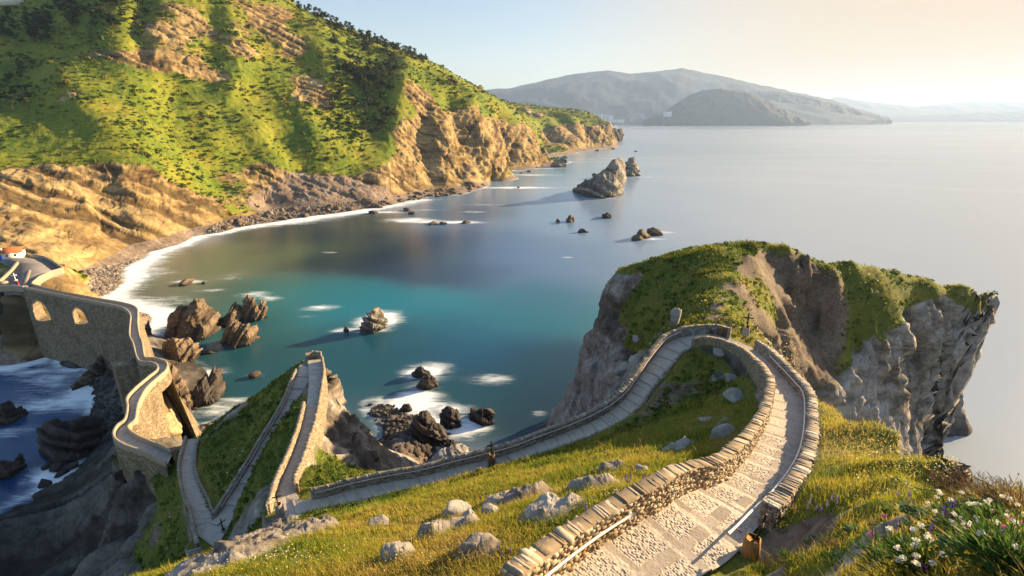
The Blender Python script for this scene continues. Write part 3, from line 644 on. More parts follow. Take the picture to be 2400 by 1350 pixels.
# ------------------------------------------------------------------ the sea
na, nr = 620, 620
az = np.linspace(R(-85), R(75), na); lr = np.concatenate([np.linspace(math.log(55), math.log(1500), 500), np.linspace(math.log(1500), math.log(60000), nr - 499)[1:]])
A, L = np.meshgrid(az, lr, indexing='ij')
S = np.stack([np.sin(A) * np.exp(L), np.cos(A) * np.exp(L), 0 * A], -1)
def splats(S, lst):
    num = 0; den = 1e-6
    for u, v, r, col in lst:
        c = at_z(u, v, 0.0); w = np.exp(-((S[..., 0] - c[0]) ** 2 + (S[..., 1] - c[1]) ** 2) / (r * r)) + 1e-4 * r * r / ((S[..., 0] - c[0]) ** 2 + (S[..., 1] - c[1]) ** 2 + r * r)
        num = num + w[..., None] * np.array(col); den = den + w
    return num / den[..., None]
TEAL, DEEP, DARK, OLIVE, NAVY, SLATE = (0.010, 0.15, 0.20), (0.007, 0.055, 0.125), (0.004, 0.018, 0.040), (0.12, 0.14, 0.09), (0.012, 0.05, 0.14), (0.29, 0.345, 0.42)  # SLATE: pale sky reflection of the open sea painted into its colour
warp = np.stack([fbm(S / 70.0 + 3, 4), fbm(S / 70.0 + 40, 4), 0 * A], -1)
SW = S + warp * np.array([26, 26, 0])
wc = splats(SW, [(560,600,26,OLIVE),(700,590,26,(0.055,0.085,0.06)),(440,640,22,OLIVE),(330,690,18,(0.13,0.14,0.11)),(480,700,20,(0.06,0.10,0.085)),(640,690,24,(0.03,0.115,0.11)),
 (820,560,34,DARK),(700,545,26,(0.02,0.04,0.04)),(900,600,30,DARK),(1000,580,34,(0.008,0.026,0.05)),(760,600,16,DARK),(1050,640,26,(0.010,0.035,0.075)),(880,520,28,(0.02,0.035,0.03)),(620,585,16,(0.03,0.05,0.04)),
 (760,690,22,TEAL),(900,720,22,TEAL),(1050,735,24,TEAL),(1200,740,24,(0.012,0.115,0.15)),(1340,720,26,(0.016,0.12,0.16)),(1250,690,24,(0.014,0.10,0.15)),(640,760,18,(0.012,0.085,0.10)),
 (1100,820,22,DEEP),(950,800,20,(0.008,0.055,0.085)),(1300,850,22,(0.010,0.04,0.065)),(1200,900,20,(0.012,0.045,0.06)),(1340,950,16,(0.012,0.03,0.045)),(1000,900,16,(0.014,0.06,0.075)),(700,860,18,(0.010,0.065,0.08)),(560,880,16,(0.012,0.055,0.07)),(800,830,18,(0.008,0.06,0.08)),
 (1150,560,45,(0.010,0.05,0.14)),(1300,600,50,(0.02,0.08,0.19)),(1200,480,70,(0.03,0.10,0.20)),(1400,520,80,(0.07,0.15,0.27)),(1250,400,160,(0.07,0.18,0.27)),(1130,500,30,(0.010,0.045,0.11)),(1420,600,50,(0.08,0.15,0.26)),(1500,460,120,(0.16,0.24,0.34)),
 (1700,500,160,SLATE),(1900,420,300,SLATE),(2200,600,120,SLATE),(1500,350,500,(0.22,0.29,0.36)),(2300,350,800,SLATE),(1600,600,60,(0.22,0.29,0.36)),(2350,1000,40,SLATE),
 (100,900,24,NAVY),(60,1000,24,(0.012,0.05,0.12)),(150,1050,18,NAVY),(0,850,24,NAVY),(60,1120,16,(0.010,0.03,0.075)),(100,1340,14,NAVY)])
# foam: broken water round rocks and along the shore, drawn out by the long swell
fs = np.stack([S[..., 0] / 16.0, S[..., 1] / 4.5, 0 * A], -1) + warp * 1.2
st = 0.5 + 0.5 * fbm(fs, 4); st2 = 0.5 + 0.5 * fbm(S / 3.0, 4)
foam = np.zeros(A.shape)
for u, v, rx, ry, w in [(880,760,8,7.5,1.7),(900,740,7,6,1.0),(800,775,5,2.5,.8),(1000,870,8,6,1.3),(985,930,6,5,1.3),(960,950,7,4,1.0),(1050,960,7,4,.9),(1090,1010,6,4,.9),(1150,890,8,4,.6),(1265,970,2.4,1.6,.8),(1010,1000,6,4,.7),(1110,990,5,3,.6),
  (1030,520,30,6,0.9),(960,515,20,9,1.1),(1090,522,16,5,0.8),(1110,497,14,5,.7),(900,497,30,6,.8),(1000,492,22,5,.5),(1130,480,24,6,.5),
  (1200,440,40,10,.9),(1160,420,30,12,.8),(1240,410,40,12,.7),(1190,400,26,14,.6),(1230,440,34,6,.8),(1330,380,60,10,.4),(1400,372,90,14,.3),(1260,395,40,10,.6),
  (1510,560,14,5,.9),(1545,545,12,5,.9),(1330,603,4,1.6,.6),(1350,517,10,3,.3),(770,592,7,3,.5),(1360,545,10,3,.4),(1420,508,10,3,.4),(1400,466,30,5,.5),(1500,415,24,6,.4),(1600,570,20,6,.25),
  (740,725,8,3,.6),(770,718,7,2.5,.6),(720,740,6,2,.5),(440,660,7,3,1.0),(500,680,10,3,.5),(600,690,8,5,.8),(640,700,6,4,.7),(350,735,10,3.2,1.0),(380,730,8,2.5,.8),(560,790,6,4,.4),(440,790,6,4,.35),(520,870,6,4,.4),(600,880,4,2,.4),(500,960,8,5,.6),(560,940,7,4,.5),(420,700,18,6,.35),
  (110,900,9,6,.8),(60,870,10,5,.7),(180,940,8,6,.9),(220,910,6,6,.9),(120,940,10,4,.5),(40,960,8,5,.5),(150,1100,7,4,.8),(100,1130,6,4,.5),(200,870,10,4,.5),(80,830,16,5,.5),(30,1340,6,4,.3),(0,1090,6,4,.4),(30,1010,6,3,.6),(150,850,8,4,.6)]:
    c = at_z(u, v, 0.0)
    foam += 1.25 * w * np.exp(-(((S[..., 0] + 2.0 * warp[..., 0] - c[0]) / rx) ** 2 + ((S[..., 1] + 2.0 * warp[..., 1] - c[1]) / ry) ** 2))
hm = main.h(S[..., 0], S[..., 1])
inmain = (A > main.az[0]) & (A < main.az[-1])
shore = np.exp(-((hm + 1.9) / 2.5) ** 2) * inmain * (S[..., 1] < 520) * (S[..., 0] > -260)
foam += 1.35 * shore + 0.6 * np.exp(-((hm + 1.6) / 0.8) ** 2) * inmain * (S[..., 1] < 460)
foam += 0.8 * np.exp(-((hm + 0.6) / 1.2) ** 2) * inmain * (S[..., 1] >= 520)
hi = islet.h(S[..., 0], S[..., 1])
foam += 0.55 * np.exp(-((hi + 0.4) / 0.6) ** 2) * (np.exp(L) < 225) * (A < R(-4))
foam = np.clip((foam ** 1.25) * (0.12 + 1.5 * st ** 1.6 * (0.4 + st2 * 0.9)), 0, 0.88)
# faint current lines far out
cur = sstep(0.80, 0.97, 1 - np.abs(fbm(np.stack([S[..., 0] / 900, S[..., 1] / 420, 0 * A], -1) + 5, 3))) * 0.12 * sstep(300, 900, np.exp(L)) * (S[..., 0] > 0)
foam = np.clip(foam + cur, 0, 1)
t = NT('sea_water'); p = t.pos()
fm = t.attr('foam'); wcol = t.attr('tint', True)
streak = t.noise(t.rot(p, (0, 0, 0.25), (0.09, 0.50, 0.1)), 1.0, 8, 0.68, 1.2)
f2 = t.step(t.math('ADD', fm, t.math('MULTIPLY', t.math('SUBTRACT', streak, 0.5), t.math('MULTIPLY', 1.25, t.step(fm, 0.01, 0.25)))), 0.04, 0.92)
col = t.mix(f2, wcol, (0.80, 0.84, 0.86))
rg = t.math('ADD', t.math('MULTIPLY', f2, 0.5), 0.22)
bm = t.noise(t.scale(p, (0.25, 0.6, 1.0)), 1.0, 4)
M_SEA = t.done(col, rg, t.bump(bm, 0.10, 0.25), 0.30, IOR=1.33)
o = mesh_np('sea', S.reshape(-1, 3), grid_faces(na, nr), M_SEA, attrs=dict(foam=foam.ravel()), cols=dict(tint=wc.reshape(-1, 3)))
tag(o, kind='structure')
print('sea %.1fs' % (time.time() - T0))

# ------------------------------------------------------------------ far hills across the bay
def far_hill(name, crest, base_v, depth, thick, col, seed, wob=0.05):
    """a long hill of real width: crest seen at the given points, foot at the sea"""
    c = np.array(crest, float); n = 260
    u = np.linspace(c[0, 0], c[-1, 0], n); v = np.interp(u, c[:, 0], c[:, 1])
    dep = np.interp(u, c[:, 0], c[:, 2]) if c.shape[1] > 2 else np.full(n, depth)
    top = at_depth(u, v, dep)
    rows = 60; tt = np.linspace(-1, 1, rows)
    fwd = np.stack([(u - 1200) / FPX, np.full(n, CP), 0 * u], 1); fwd /= np.linalg.norm(fwd, axis=1)[:, None]
    G = np.zeros((n, rows, 3))
    for j, s in enumerate(tt):
        h = (1 - abs(s)) ** 0.9
        G[:, j, :2] = top[:, :2] + fwd[:, :2] * (s * thick)
        G[:, j, 2] = top[:, 2] * h
    nz = fbm(G / (thick * 0.35) + seed, 5, ridged=True)
    env = np.sin(np.pi * np.clip((tt + 1) / 2, 0, 1))[None] * (np.abs(tt)[None] > 0.02)
    G[..., 2] += nz * top[:, 2].mean() * 0.42 * (np.abs(tt)[None] ** 0.7) * env
    G[..., 2] += fbm(G / (thick * 0.06) + seed, 3) * top[:, 2].max() * wob
    G[..., 2] = np.maximum(G[..., 2], -6)
    t = NT(name + '_cover'); p = t.pos()
    f = t.math('ADD', t.math('MULTIPLY', t.noise(p, 0.0016, 5), 0.6), t.math('MULTIPLY', t.noise(p, 0.012, 4), 0.4))
    m = t.done(t.ramp(f, [(0.35, tuple(x * 0.55 for x in col)), (0.52, col), (0.66, tuple(x * 1.7 for x in col))]), 0.95, None, 0.1)
    o = mesh_np(name, G.reshape(-1, 3), grid_faces(n, rows), m); tag(o, kind='structure'); return o
far_hill('hills', [(980,235),(1100,214),(1200,206),(1300,181),(1350,171),(1420,164),(1480,173),(1560,163),(1600,158),(1680,175),(1780,198),(1850,214),(1950,235),(2070,281)], 285, 9500, 3000, (0.024, 0.044, 0.062), 1, 0.02)  # bluish cover colour: the blue of distant haze is put into it
far_hill('hills', [(1510,286),(1550,268),(1585,243),(1620,220),(1650,210),(1690,207),(1750,216),(1800,235),(1850,262),(1896,289)], 290, 6500, 620, (0.042, 0.045, 0.036), 2, 0.03)
far_hill('hills', [(1700,240),(1760,212),(1830,214),(1900,228),(2000,254),(2085,284)], 284, 8500, 900, (0.038, 0.044, 0.044), 3, 0.03)
far_hill('hills', [(1850,262),(1960,226),(2050,240),(2150,250),(2220,242),(2300,236),(2420,240),(2600,236)], 284, 19000, 3000, (0.04, 0.045, 0.04), 4, 0.02)
far_hill('hills', [(2080,272),(2200,268),(2300,262),(2450,258),(2600,262)], 284, 14500, 1200, (0.04, 0.045, 0.035), 5, 0.02)

# ------------------------------------------------------------------ stone work
def _cube26():
    v = []; idx = {}
    for x in (-1, 0, 1):
        for y in (-1, 0, 1):
            for z in (-1, 0, 1):
                if (x, y, z) != (0, 0, 0): idx[(x, y, z)] = len(v); v.append((x, y, z))
    f = []
    for ax in range(3):
        for s in (-1, 1):
            o = [k for k in range(3) if k != ax]
            for a in (-1, 0):
                for b_ in (-1, 0):
                    q = []
                    for da, db in ((0, 0), (1, 0), (1, 1), (0, 1)):
                        c = [0, 0, 0]; c[ax] = s; c[o[0]] = a + da; c[o[1]] = b_ + db; q.append(idx[tuple(c)])
                    if (s > 0) == (ax == 1): q = q[::-1]
                    f.append(q)
    return np.array(v, float), np.array(f)
C26, F26 = _cube26()

class Stones:
    """many rough stones gathered into one part's mesh"""
    def __init__(s): s.co = []; s.n = 0; s.f = []; s.tint = []
    def add(s, cen, ax, ay, az_, half, rnd=0.35, jit=0.10, tint=None):
        cen = np.asarray(cen, float); N = len(cen)
        if N == 0: return
        t = C26 / np.maximum(np.linalg.norm(C26, axis=1, keepdims=True), 1e-6)
        base = C26 * (1 - rnd) + t * rnd * 1.15
        loc = base[None] * np.asarray(half)[:, None, :] * (1 + rng.normal(0, jit, (N, 26, 3)) * np.array([1, 1, 1]))
        co = cen[:, None] + loc[..., :1] * np.asarray(ax)[:, None] + loc[..., 1:2] * np.asarray(ay)[:, None] + loc[..., 2:] * np.asarray(az_)[:, None]
        s.f.append((F26[None] + (np.arange(N) * 26)[:, None, None] + s.n).reshape(-1, 4)); s.co.append(co.reshape(-1, 3)); s.n += N * 26
        tt = rng.uniform(0, 1, N) if tint is None else tint
        s.tint.append(np.repeat(tt, 26))
    def raw(s, co, f, tint):
        s.f.append(np.asarray(f) + s.n); s.co.append(np.asarray(co, float)); s.n += len(co); s.tint.append(np.full(len(co), tint, float))
    def build(s, name, mat, parent=None, smooth=True):
        return mesh_np(name, np.concatenate(s.co), np.concatenate(s.f), mat, parent, dict(tint=np.concatenate(s.tint)), smooth)

def stone_mat(name, cols, lichen=(0.55, 0.53, 0.48), lk=0.35, sc=1.0):
    t = NT(name); p = t.pos(); n1 = t.noise(p, 2.2 * sc, 5, 0.65); n2 = t.noise(p, 11 * sc, 5, 0.7)
    c = t.ramp(t.math('ADD', t.math('MULTIPLY', t.attr('tint'), 0.65), t.math('MULTIPLY', n2, 0.35)), cols)
    c = t.mix(t.math('MULTIPLY', t.step(n1, 0.52, 0.68), lk), c, lichen)
    c = t.mix(t.math('MULTIPLY', t.step(n2, 0.60, 0.72), 0.5), c, (0.05, 0.045, 0.04))
    return t.done(c, 0.92, t.bump(t.math('ADD', n2, t.math('MULTIPLY', n1, 0.4)), 0.7, 0.03), 0.2)
M_WALL = stone_mat('rubble_stone', [(0.1, (0.13, 0.095, 0.06)), (0.35, (0.24, 0.175, 0.11)), (0.6, (0.33, 0.26, 0.175)), (0.9, (0.42, 0.37, 0.30))])
M_WALLG = stone_mat('grey_rubble_stone', [(0.1, (0.12, 0.10, 0.085)), (0.35, (0.22, 0.185, 0.15)), (0.6, (0.30, 0.265, 0.225)), (0.9, (0.42, 0.40, 0.37))])
M_SLAB = stone_mat('paving_slab', [(0.1, (0.33, 0.275, 0.22)), (0.5, (0.41, 0.345, 0.28)), (0.9, (0.50, 0.44, 0.37))], (0.46, 0.40, 0.34), 0.3)
M_COB = stone_mat('cobble_stone', [(0.1, (0.36, 0.31, 0.265)), (0.5, (0.42, 0.37, 0.315)), (0.9, (0.50, 0.445, 0.385))], (0.45, 0.40, 0.35), 0.25, 2)
t = NT('cobbled_mortar'); p = t.pos(); vo = t.voro(p, 8.0); n1 = t.noise(p, 1.1, 5, 0.6)
c = t.mix(t.step(vo, 0.02, 0.10), (0.50, 0.44, 0.38), (0.42, 0.365, 0.31)); c = t.mix(t.math('MULTIPLY', t.step(n1, 0.45, 0.7), 0.4), c, (0.22, 0.185, 0.15))
M_MORT = t.done(c, 0.9, t.bump(t.math('SUBTRACT', 1.0, vo), 0.5, 0.05), 0.2)
t = NT('masonry'); p = t.pos(); vo = t.voro(t.scale(p, (1.0, 1.0, 1.6)), 1.5, 'DISTANCE_TO_EDGE'); vc = t.voro(t.scale(p, (1.0, 1.0, 1.6)), 1.5, 'F1', 'Color'); n1 = t.noise(p, 0.25, 5, 0.6); n2 = t.noise(p, 5, 4, 0.7)
c = t.ramp(t.math('ADD', t.math('MULTIPLY', vc, 0.6), t.math('MULTIPLY', n2, 0.4)), [(0.2, (0.16, 0.12, 0.075)), (0.5, (0.27, 0.205, 0.13)), (0.8, (0.38, 0.31, 0.22))])
c = t.mix(t.math('MULTIPLY', t.step(n1, 0.45, 0.7), 0.55), c, (0.10, 0.08, 0.055)); c = t.mix(t.math('SUBTRACT', 1.0, t.step(vo, 0.0, 0.07)), c, (0.09, 0.07, 0.05))
M_MAS = t.done(c, 0.93, t.bump(t.math('ADD', t.step(vo, 0.0, 0.12), t.math('MULTIPLY', n2, 0.6)), 0.9, 0.09), 0.15)  # overall stone tone darkened, putting deeper shade into the bridge's colour
M_CORE = plain('wall_mortar', (0.23, 0.175, 0.115), 0.95, 0, 0.3, 4)

def sect_s(leg, k):
    sk = PATHS[leg]['sk']; return float(np.interp(k, np.arange(len(sk)), sk))
def edge(leg, side, k0, k1, step=0.25, off=0.0):
    """polyline of one path edge between two cross-sections, with outward directions"""
    p = PATHS[leg]; s0, s1 = sect_s(leg, k0), sect_s(leg, k1)
    m = (p['s'] >= s0 - 1e-6) & (p['s'] <= s1 + 1e-6)
    E = p[side][m]; O = (p['L'] - p['R'])[m] * (1 if side == 'L' else -1); O[:, 2] = 0; O /= np.linalg.norm(O, axis=1)[:, None]
    E2, s, (O2,) = resample(E, step, [O]); O2 /= np.linalg.norm(O2, axis=1)[:, None]
    # gentle smoothing keeps tight bends from folding
    return E2 + O2 * off, O2

UPV = np.array([0, 0, 1.0])
def dry_wall(name, label, line, out, thick, height, sl, sh, foot=None, cat='stone wall', mat=None, cope=0.075, maxdrop=5.0, group=None, courses_in=True, rough=0.35):
    """rubble wall along a line: two stone faces, upright coping stones, solid core"""
    mat = mat or M_WALL
    root = empty(name, tuple(line[len(line) // 2]))
    tag(root, label, cat, group)
    B0 = np.array(root.location)
    n = len(line); tan = np.gradient(line, axis=0); tan /= np.linalg.norm(tan, axis=1)[:, None]
    ft = np.full(n, -0.4) if foot is None else np.clip(foot - line[:, 2], -maxdrop, -0.3)
    hv = height * (1 + 0.13 * fbm(line / 1.7, 4))
    st = Stones()
    L = np.concatenate([[0], np.cumsum(np.linalg.norm(np.diff(line, axis=0), axis=1))])
    def face(off, zlo, sgn):
        nc = int((height - zlo.min()) / sh) + 1
        C, AX, AY, AZ, H = [], [], [], [], []
        for c in range(nc):
            z = zlo.min() + (c + 0.5) * sh
            s = rng.uniform(0, sl)
            while s < L[-1]:
                w = sl * rng.uniform(0.55, 1.35); q = s + w * 0.5; s += w
                if q > L[-1]: break
                k = int(np.searchsorted(L, q)) - 1; k = min(max(k, 0), n - 2); f = (q - L[k]) / max(L[k + 1] - L[k], 1e-6)
                if z < zlo[k] - sh or z > hv[k] - 0.5 * cope: continue
                b_ = line[k] * (1 - f) + line[k + 1] * f
                C.append(b_ + out[k] * (off + rng.normal(0, 0.015)) + UPV * (z + rng.normal(0, sh * 0.08)))
                AX.append(tan[k]); AY.append(out[k]); up = np.cross(tan[k], out[k]); AZ.append(up if up[2] > 0 else -up)
                H.append((w * 0.5, rng.uniform(0.06, 0.10), sh * 0.5 * rng.uniform(0.8, 1.25)))
        if C: st.add(C, AX, AY, AZ, H, rough, 0.11)
    if courses_in: face(0.07, np.full(n, -0.15), 1)
    face(thick - 0.07, ft, 1)
    for e_, sg in ((0, -1), (n - 1, 1)):       # the two cut ends
        C, AX, AY, AZ, H = [], [], [], [], []
        for z in np.arange(-0.35, height - 0.02, sh):
            x0 = 0.0
            while x0 < thick - 0.05:
                w = min(sl * rng.uniform(0.5, 0.9), thick - x0); C.append(line[e_] + out[e_] * (x0 + w / 2) + tan[e_] * sg * 0.015 + UPV * (z + sh / 2)); x0 += w
                AX.append(out[e_]); AY.append(tan[e_]); AZ.append(UPV); H.append((w * 0.5, rng.uniform(0.05, 0.08), sh * 0.5 * rng.uniform(0.85, 1.15)))
        st.add(C, AX, AY, AZ, H, rough, 0.11)
    # coping
    s = 0.0; C, AX, AY, AZ, H = [], [], [], [], []
    cw = cope
    while s < L[-1]:
        w = cw * (0.5 + rng.gamma(1.3, 0.8)); q = s + w / 2; s += w
        if q > L[-1]: break
        k = min(max(int(np.searchsorted(L, q)) - 1, 0), n - 2); f = (q - L[k]) / max(L[k + 1] - L[k], 1e-6)
        b_ = line[k] * (1 - f) + line[k + 1] * f; lean = rng.normal(0.10, 0.20)
        ax = tan[k] * math.cos(lean) + UPV * math.sin(lean); ax /= np.linalg.norm(ax)
        up = np.cross(ax, out[k]); up = up if up[2] > 0 else -up
        C.append(b_ + out[k] * (thick * 0.5 + rng.normal(0, 0.02)) + UPV * (hv[k] - 0.045 + rng.normal(0, 0.024)))
        AX.append(ax); AY.append(out[k]); AZ.append(up); H.append((w * 0.56, thick * rng.uniform(0.42, 0.54), rng.uniform(0.03, 0.08)))
    cop = Stones(); cop.add(C, AX, AY, AZ, H, 0.28, 0.12)
    # core
    prof = [(0.02, None), (0.02, 'top'), (thick - 0.02, 'top'), (thick - 0.02, 'foot')]
    core = np.zeros((n, 4, 3))
    for j, (o_, zz) in enumerate(prof):
        z = np.full(n, -0.4) if zz is None else (hv + 0.014 if zz == 'top' else ft - 0.4)
        core[:, j] = line + out * o_ + UPV * z[:, None]
    cf = grid_faces(n, 4)
    ends = np.array([[0, 1, 2, 3], [4 * (n - 1) + 3, 4 * (n - 1) + 2, 4 * (n - 1) + 1, 4 * (n - 1)]])
    st.co = [c - B0 for c in st.co]; cop.co = [c - B0 for c in cop.co]
    st.build('stone_courses', mat, root, False)
    cop.build('coping', mat, root, False)
    mesh_np('wall_core', core.reshape(-1, 3) - B0, np.concatenate([cf, ends]), M_CORE, root, smooth=False)
    return root

def tube(line, r, seg=8, closed_ends=True):
    line = np.asarray(line, float); n = len(line); t = np.gradient(line, axis=0); t /= np.linalg.norm(t, axis=1)[:, None] + 1e-9
    ref = np.where(np.abs(t[:, 2:3]) > 0.9, np.array([[1.0, 0, 0]]), np.array([[0, 0, 1.0]]))
    a = np.cross(t, ref); a /= np.linalg.norm(a, axis=1)[:, None]; b_ = np.cross(t, a)
    r = np.broadcast_to(np.asarray(r, float), (n,))
    th = np.linspace(0, 2 * np.pi, seg, endpoint=False)
    co = line[:, None] + r[:, None, None] * (np.cos(th)[None, :, None] * a[:, None] + np.sin(th)[None, :, None] * b_[:, None])
    f = grid_faces(n, seg, True)
    return co.reshape(-1, 3), f, [np.arange(seg)[::-1][None], (np.arange(seg) + (n - 1) * seg)[None]]

def tube_obj(name, line, r, mat, parent=None, seg=8):
    co, f, caps = tube(line, r, seg)
    o = np.array(parent.location) if parent is not None else 0
    return mesh_np(name, co - o, [f] + caps, mat, parent)

def foot_of(pol, line, out, d):
    q = line + out * d; return pol.h(q[:, 0], q[:, 1])

# ---- paving
def paving(leg, tread, slabw, nslab, near=0.0, name='footpath', k0=0, k1=None, sunk=0.0):
    p = PATHS[leg]; s = p['s']; L, Rr = p['L'], p['R']
    S0 = sect_s(leg, k0); S1 = s[-1] if k1 is None else sect_s(leg, k1)
    at = lambda A, q: np.array([np.interp(q, s, A[:, j]) for j in range(3)]).T
    base = Stones(); slab = Stones(); cob = Stones()
    q = S0; zprev = None
    while q < S1 - 0.2:
        w = tread * rng.uniform(0.88, 1.12); e = min(q + w, S1)
        za = at(p['C'], q)[2]; ze = at(p['C'], e)[2]; zb = za + (ze - za) * 0.80
        m = max(2, int((e - q) / 0.35) + 1); qs = np.linspace(q, e, m); zz = np.linspace(za, zb, m)
        row = []
        lq, rq = at(L, qs), at(Rr, qs)
        for f in np.linspace(-0.04, 1.04, 6):
            c = lq * (1 - f) + rq * f; c[:, 2] = zz + sunk; row.append(c)
        G = np.stack(row, 1)
        base.raw(G.reshape(-1, 3), grid_faces(m, 6), 0.5)
        # riser at the lower end
        a = G[-1].copy(); b_ = a.copy(); b_[:, 2] = ze - 0.05
        base.raw(np.concatenate([a, b_]), np.array([[j, j + 1, 6 + j + 1, 6 + j] for j in range(5)]), 0.35)
        # slabs along the nosing
        mid = e - slabw * 0.5 - 0.02
        lc, rc = at(L, mid), at(Rr, mid); tl = at(p['C'], min(mid + 0.1, s[-1])) - at(p['C'], max(mid - 0.1, 0)); tl[2] = 0; tl /= np.linalg.norm(tl)
        ac = rc - lc; ac[2] = 0; wd = np.linalg.norm(ac); ac /= wd
        cuts = np.sort(np.concatenate([[0, 1], (np.arange(1, nslab) + rng.uniform(-0.28, 0.28, nslab - 1)) / nslab]))
        for c0, c1 in zip(cuts[:-1], cuts[1:]):
            cm = (lc + (rc - lc) * (c0 + c1) / 2); cm[2] = zb + 0.012 + rng.normal(0, 0.006) + sunk - 0.03
            slab.add([cm], [ac], [tl], [UPV], [((c1 - c0) * wd * 0.5 - 0.008, slabw * 0.5 * rng.uniform(0.9, 1.06), 0.055)], 0.06, 0.02)
        if near and np.linalg.norm(at(p['C'], q) - np.array([0, 0, CAMH])) < near:
            # a row of long slabs runs up the path, cobbles fill the rest
            fr0 = 0.60 + 0.04 * math.sin(q * 0.7); y0 = q + 0.02
            while y0 < e - slabw - 0.12:
                ln = min(rng.uniform(0.30, 0.55), e - slabw - 0.05 - y0); ym = y0 + ln / 2; y0 += ln + 0.01
                a_, b2 = at(L, ym), at(Rr, ym); cm = a_ + (b2 - a_) * fr0; cm[2] = np.interp(ym, qs, zz) + 0.008 - 0.03
                if rng.uniform() < 0.85: slab.add([cm], [ac], [tl], [UPV], [(wd * 0.095, ln * 0.5 - 0.006, 0.05)], 0.06, 0.025)
            pr = 0.036 + 0.010 * rng.uniform()
            ys = np.arange(q + 0.05, e - slabw - 0.03, pr * 2.0)
            C = []
            for r_, ym in enumerate(ys):
                a_, b2 = at(L, ym), at(Rr, ym)
                for x in np.arange(0.03 + (r_ % 2) * pr / wd, 0.97, pr * 2.15 / wd):
                    if abs(x - fr0) < 0.11: continue
                    c = a_ + (b2 - a_) * (x + rng.normal(0, 0.016)) + tl * rng.normal(0, pr * 0.35); c[2] = np.interp(ym, qs, zz) - 0.005 + rng.normal(0, 0.005); C.append(c)
            if C:
                N = len(C); sz = pr * rng.uniform(0.7, 1.2, (N, 3)) * np.array([1.05, 0.9, 0.42])
                th = rng.uniform(-1.2, 1.2, N); AX = ac[None] * np.cos(th)[:, None] + tl[None] * np.sin(th)[:, None]; AY = -ac[None] * np.sin(th)[:, None] + tl[None] * np.cos(th)[:, None]
                cob.add(C, AX, AY, np.repeat(UPV[None], N, 0), sz, 0.8, 0.06)
        q = e
    co = base.co + slab.co + cob.co; off = 0; fs = []; fm = []
    for b_, mi in ((base, 0), (slab, 1), (cob, 2)):
        for f in b_.f: fs.append(f + off); fm.append(np.full(len(f), mi))
        off += b_.n
    o = mesh_np(name, np.concatenate(co), np.concatenate(fs), [M_MORT, M_SLAB, M_COB], None, dict(tint=np.concatenate(base.tint + slab.tint + cob.tint)), np.concatenate(fm) == 2, np.concatenate(fm))
    return tag(o, kind='structure')
paving('upper', 1.7, 0.40, 3, near=26, k0=0, k1=14)
paving('upper', 1.5, 0.36, 2, k0=14, k1=20)
paving('upper', 1.1, 0.34, 2, k0=20)
paving('spur_up', 1.3, 0.4, 2)
paving('spur_down', 2.6, 0.35, 2)
paving('lower', 0.9, 0.25, 2)
paving('causeway', 0.8, 0.25, 1)

# ---- walls of the stairway
l, o_ = edge('upper', 'L', 0, 16.2)
dry_wall('stone_wall', 'long rubble wall with upright coping stones curving along the inner side of the wide cobbled path', l, o_, 0.46, 0.92, 0.20, 0.085, foot_of(islet, l, o_, 0.6), maxdrop=4.5)
l, o_ = edge('upper', 'L', 16.2, 31.3)
dry_wall('stone_kerb', 'low stone kerb between the long stair flight and the grass slope above it', l, o_, 0.26, 0.12, 0.5, 0.12, None, 'kerb', M_WALLG, 0.4)
l, o_ = edge('upper', 'R', 4.25, 12.75)
dry_wall('stone_wall', 'rubble wall on the outer bend of the wide cobbled path, below the metal gate', l, o_, 0.46, 0.88, 0.24, 0.10, foot_of(islet, l, o_, 0.6), maxdrop=2.0, mat=M_WALLG)
l, o_ = edge('upper', 'R', 14.0, 30.4)
dry_wall('stone_wall', 'long grey wall on the bay side of the stair flight, from the gate down to the hairpin', l, o_, 0.42, 1.0, 0.30, 0.13, foot_of(islet, l, o_, 0.6), maxdrop=3.0, mat=M_WALLG, cope=0.11)
l, o_ = edge('spur_up', 'R', 0.45, 6.9)
dry_wall('stone_wall', 'sunlit wall on the scree side of the stairs climbing to the spur lookout', l, o_, 0.40, 0.9, 0.30, 0.13, foot_of(islet, l, o_, 0.6), maxdrop=3.0, cope=0.11)
l, o_ = edge('spur_up', 'L', 0.0, 4.6)
dry_wall('stone_wall', 'thick wall between the hairpin with the cross and the spur lookout stairs', l, o_, 0.42, 0.95, 0.30, 0.13, foot_of(islet, l, o_, 0.6), maxdrop=5.0, cope=0.11)
top = at_drop(np.array([752, 736, 718.]), np.array([838, 836, 842.]), 36.85); tl, ts = resample(top, 0.3)
dry_wall('stone_wall', 'short pale wall closing the end of the spur lookout', tl, np.repeat(np.array([[0, 1.0, 0]]), len(tl), 0), 0.4, 0.9, 0.42, 0.19, None, mat=M_WALLG, cope=0.11)
l, o_ = edge('spur_down', 'R', 0.5, 8.0)
dry_wall('stone_wall', 'wall with a thin rail beside the green slope, on the narrow descending ramp', l, o_, 0.40, 0.85, 0.34, 0.15, foot_of(islet, l, o_, 0.6), maxdrop=2.5, mat=M_WALLG, cope=0.12)
l, o_ = edge('spur_down', 'L', 1.0, 8.0)
dry_wall('stone_kerb', 'low kerb on the hill side of the narrow descending ramp', l, o_, 0.25, 0.14, 0.5, 0.14, None, 'kerb', M_WALLG, 0.4)
l, o_ = edge('lower', 'L', 0.0, 5.95)
dry_wall('stone_wall', 'outer wall of the lowest curved ramp, above the dark cliff', l, o_, 0.42, 0.8, 0.34, 0.15, foot_of(islet, l, o_, 0.6), maxdrop=4.0, mat=M_WALLG, cope=0.12)
l, o_ = edge('lower', 'R', 0.95, 5.95)
dry_wall('stone_wall', 'low inner wall of the lowest curved ramp, along the flowery green slope', l, o_, 0.34, 0.5, 0.34, 0.15, foot_of(islet, l, o_, 0.6), maxdrop=1.0, mat=M_WALLG, cope=0.12)
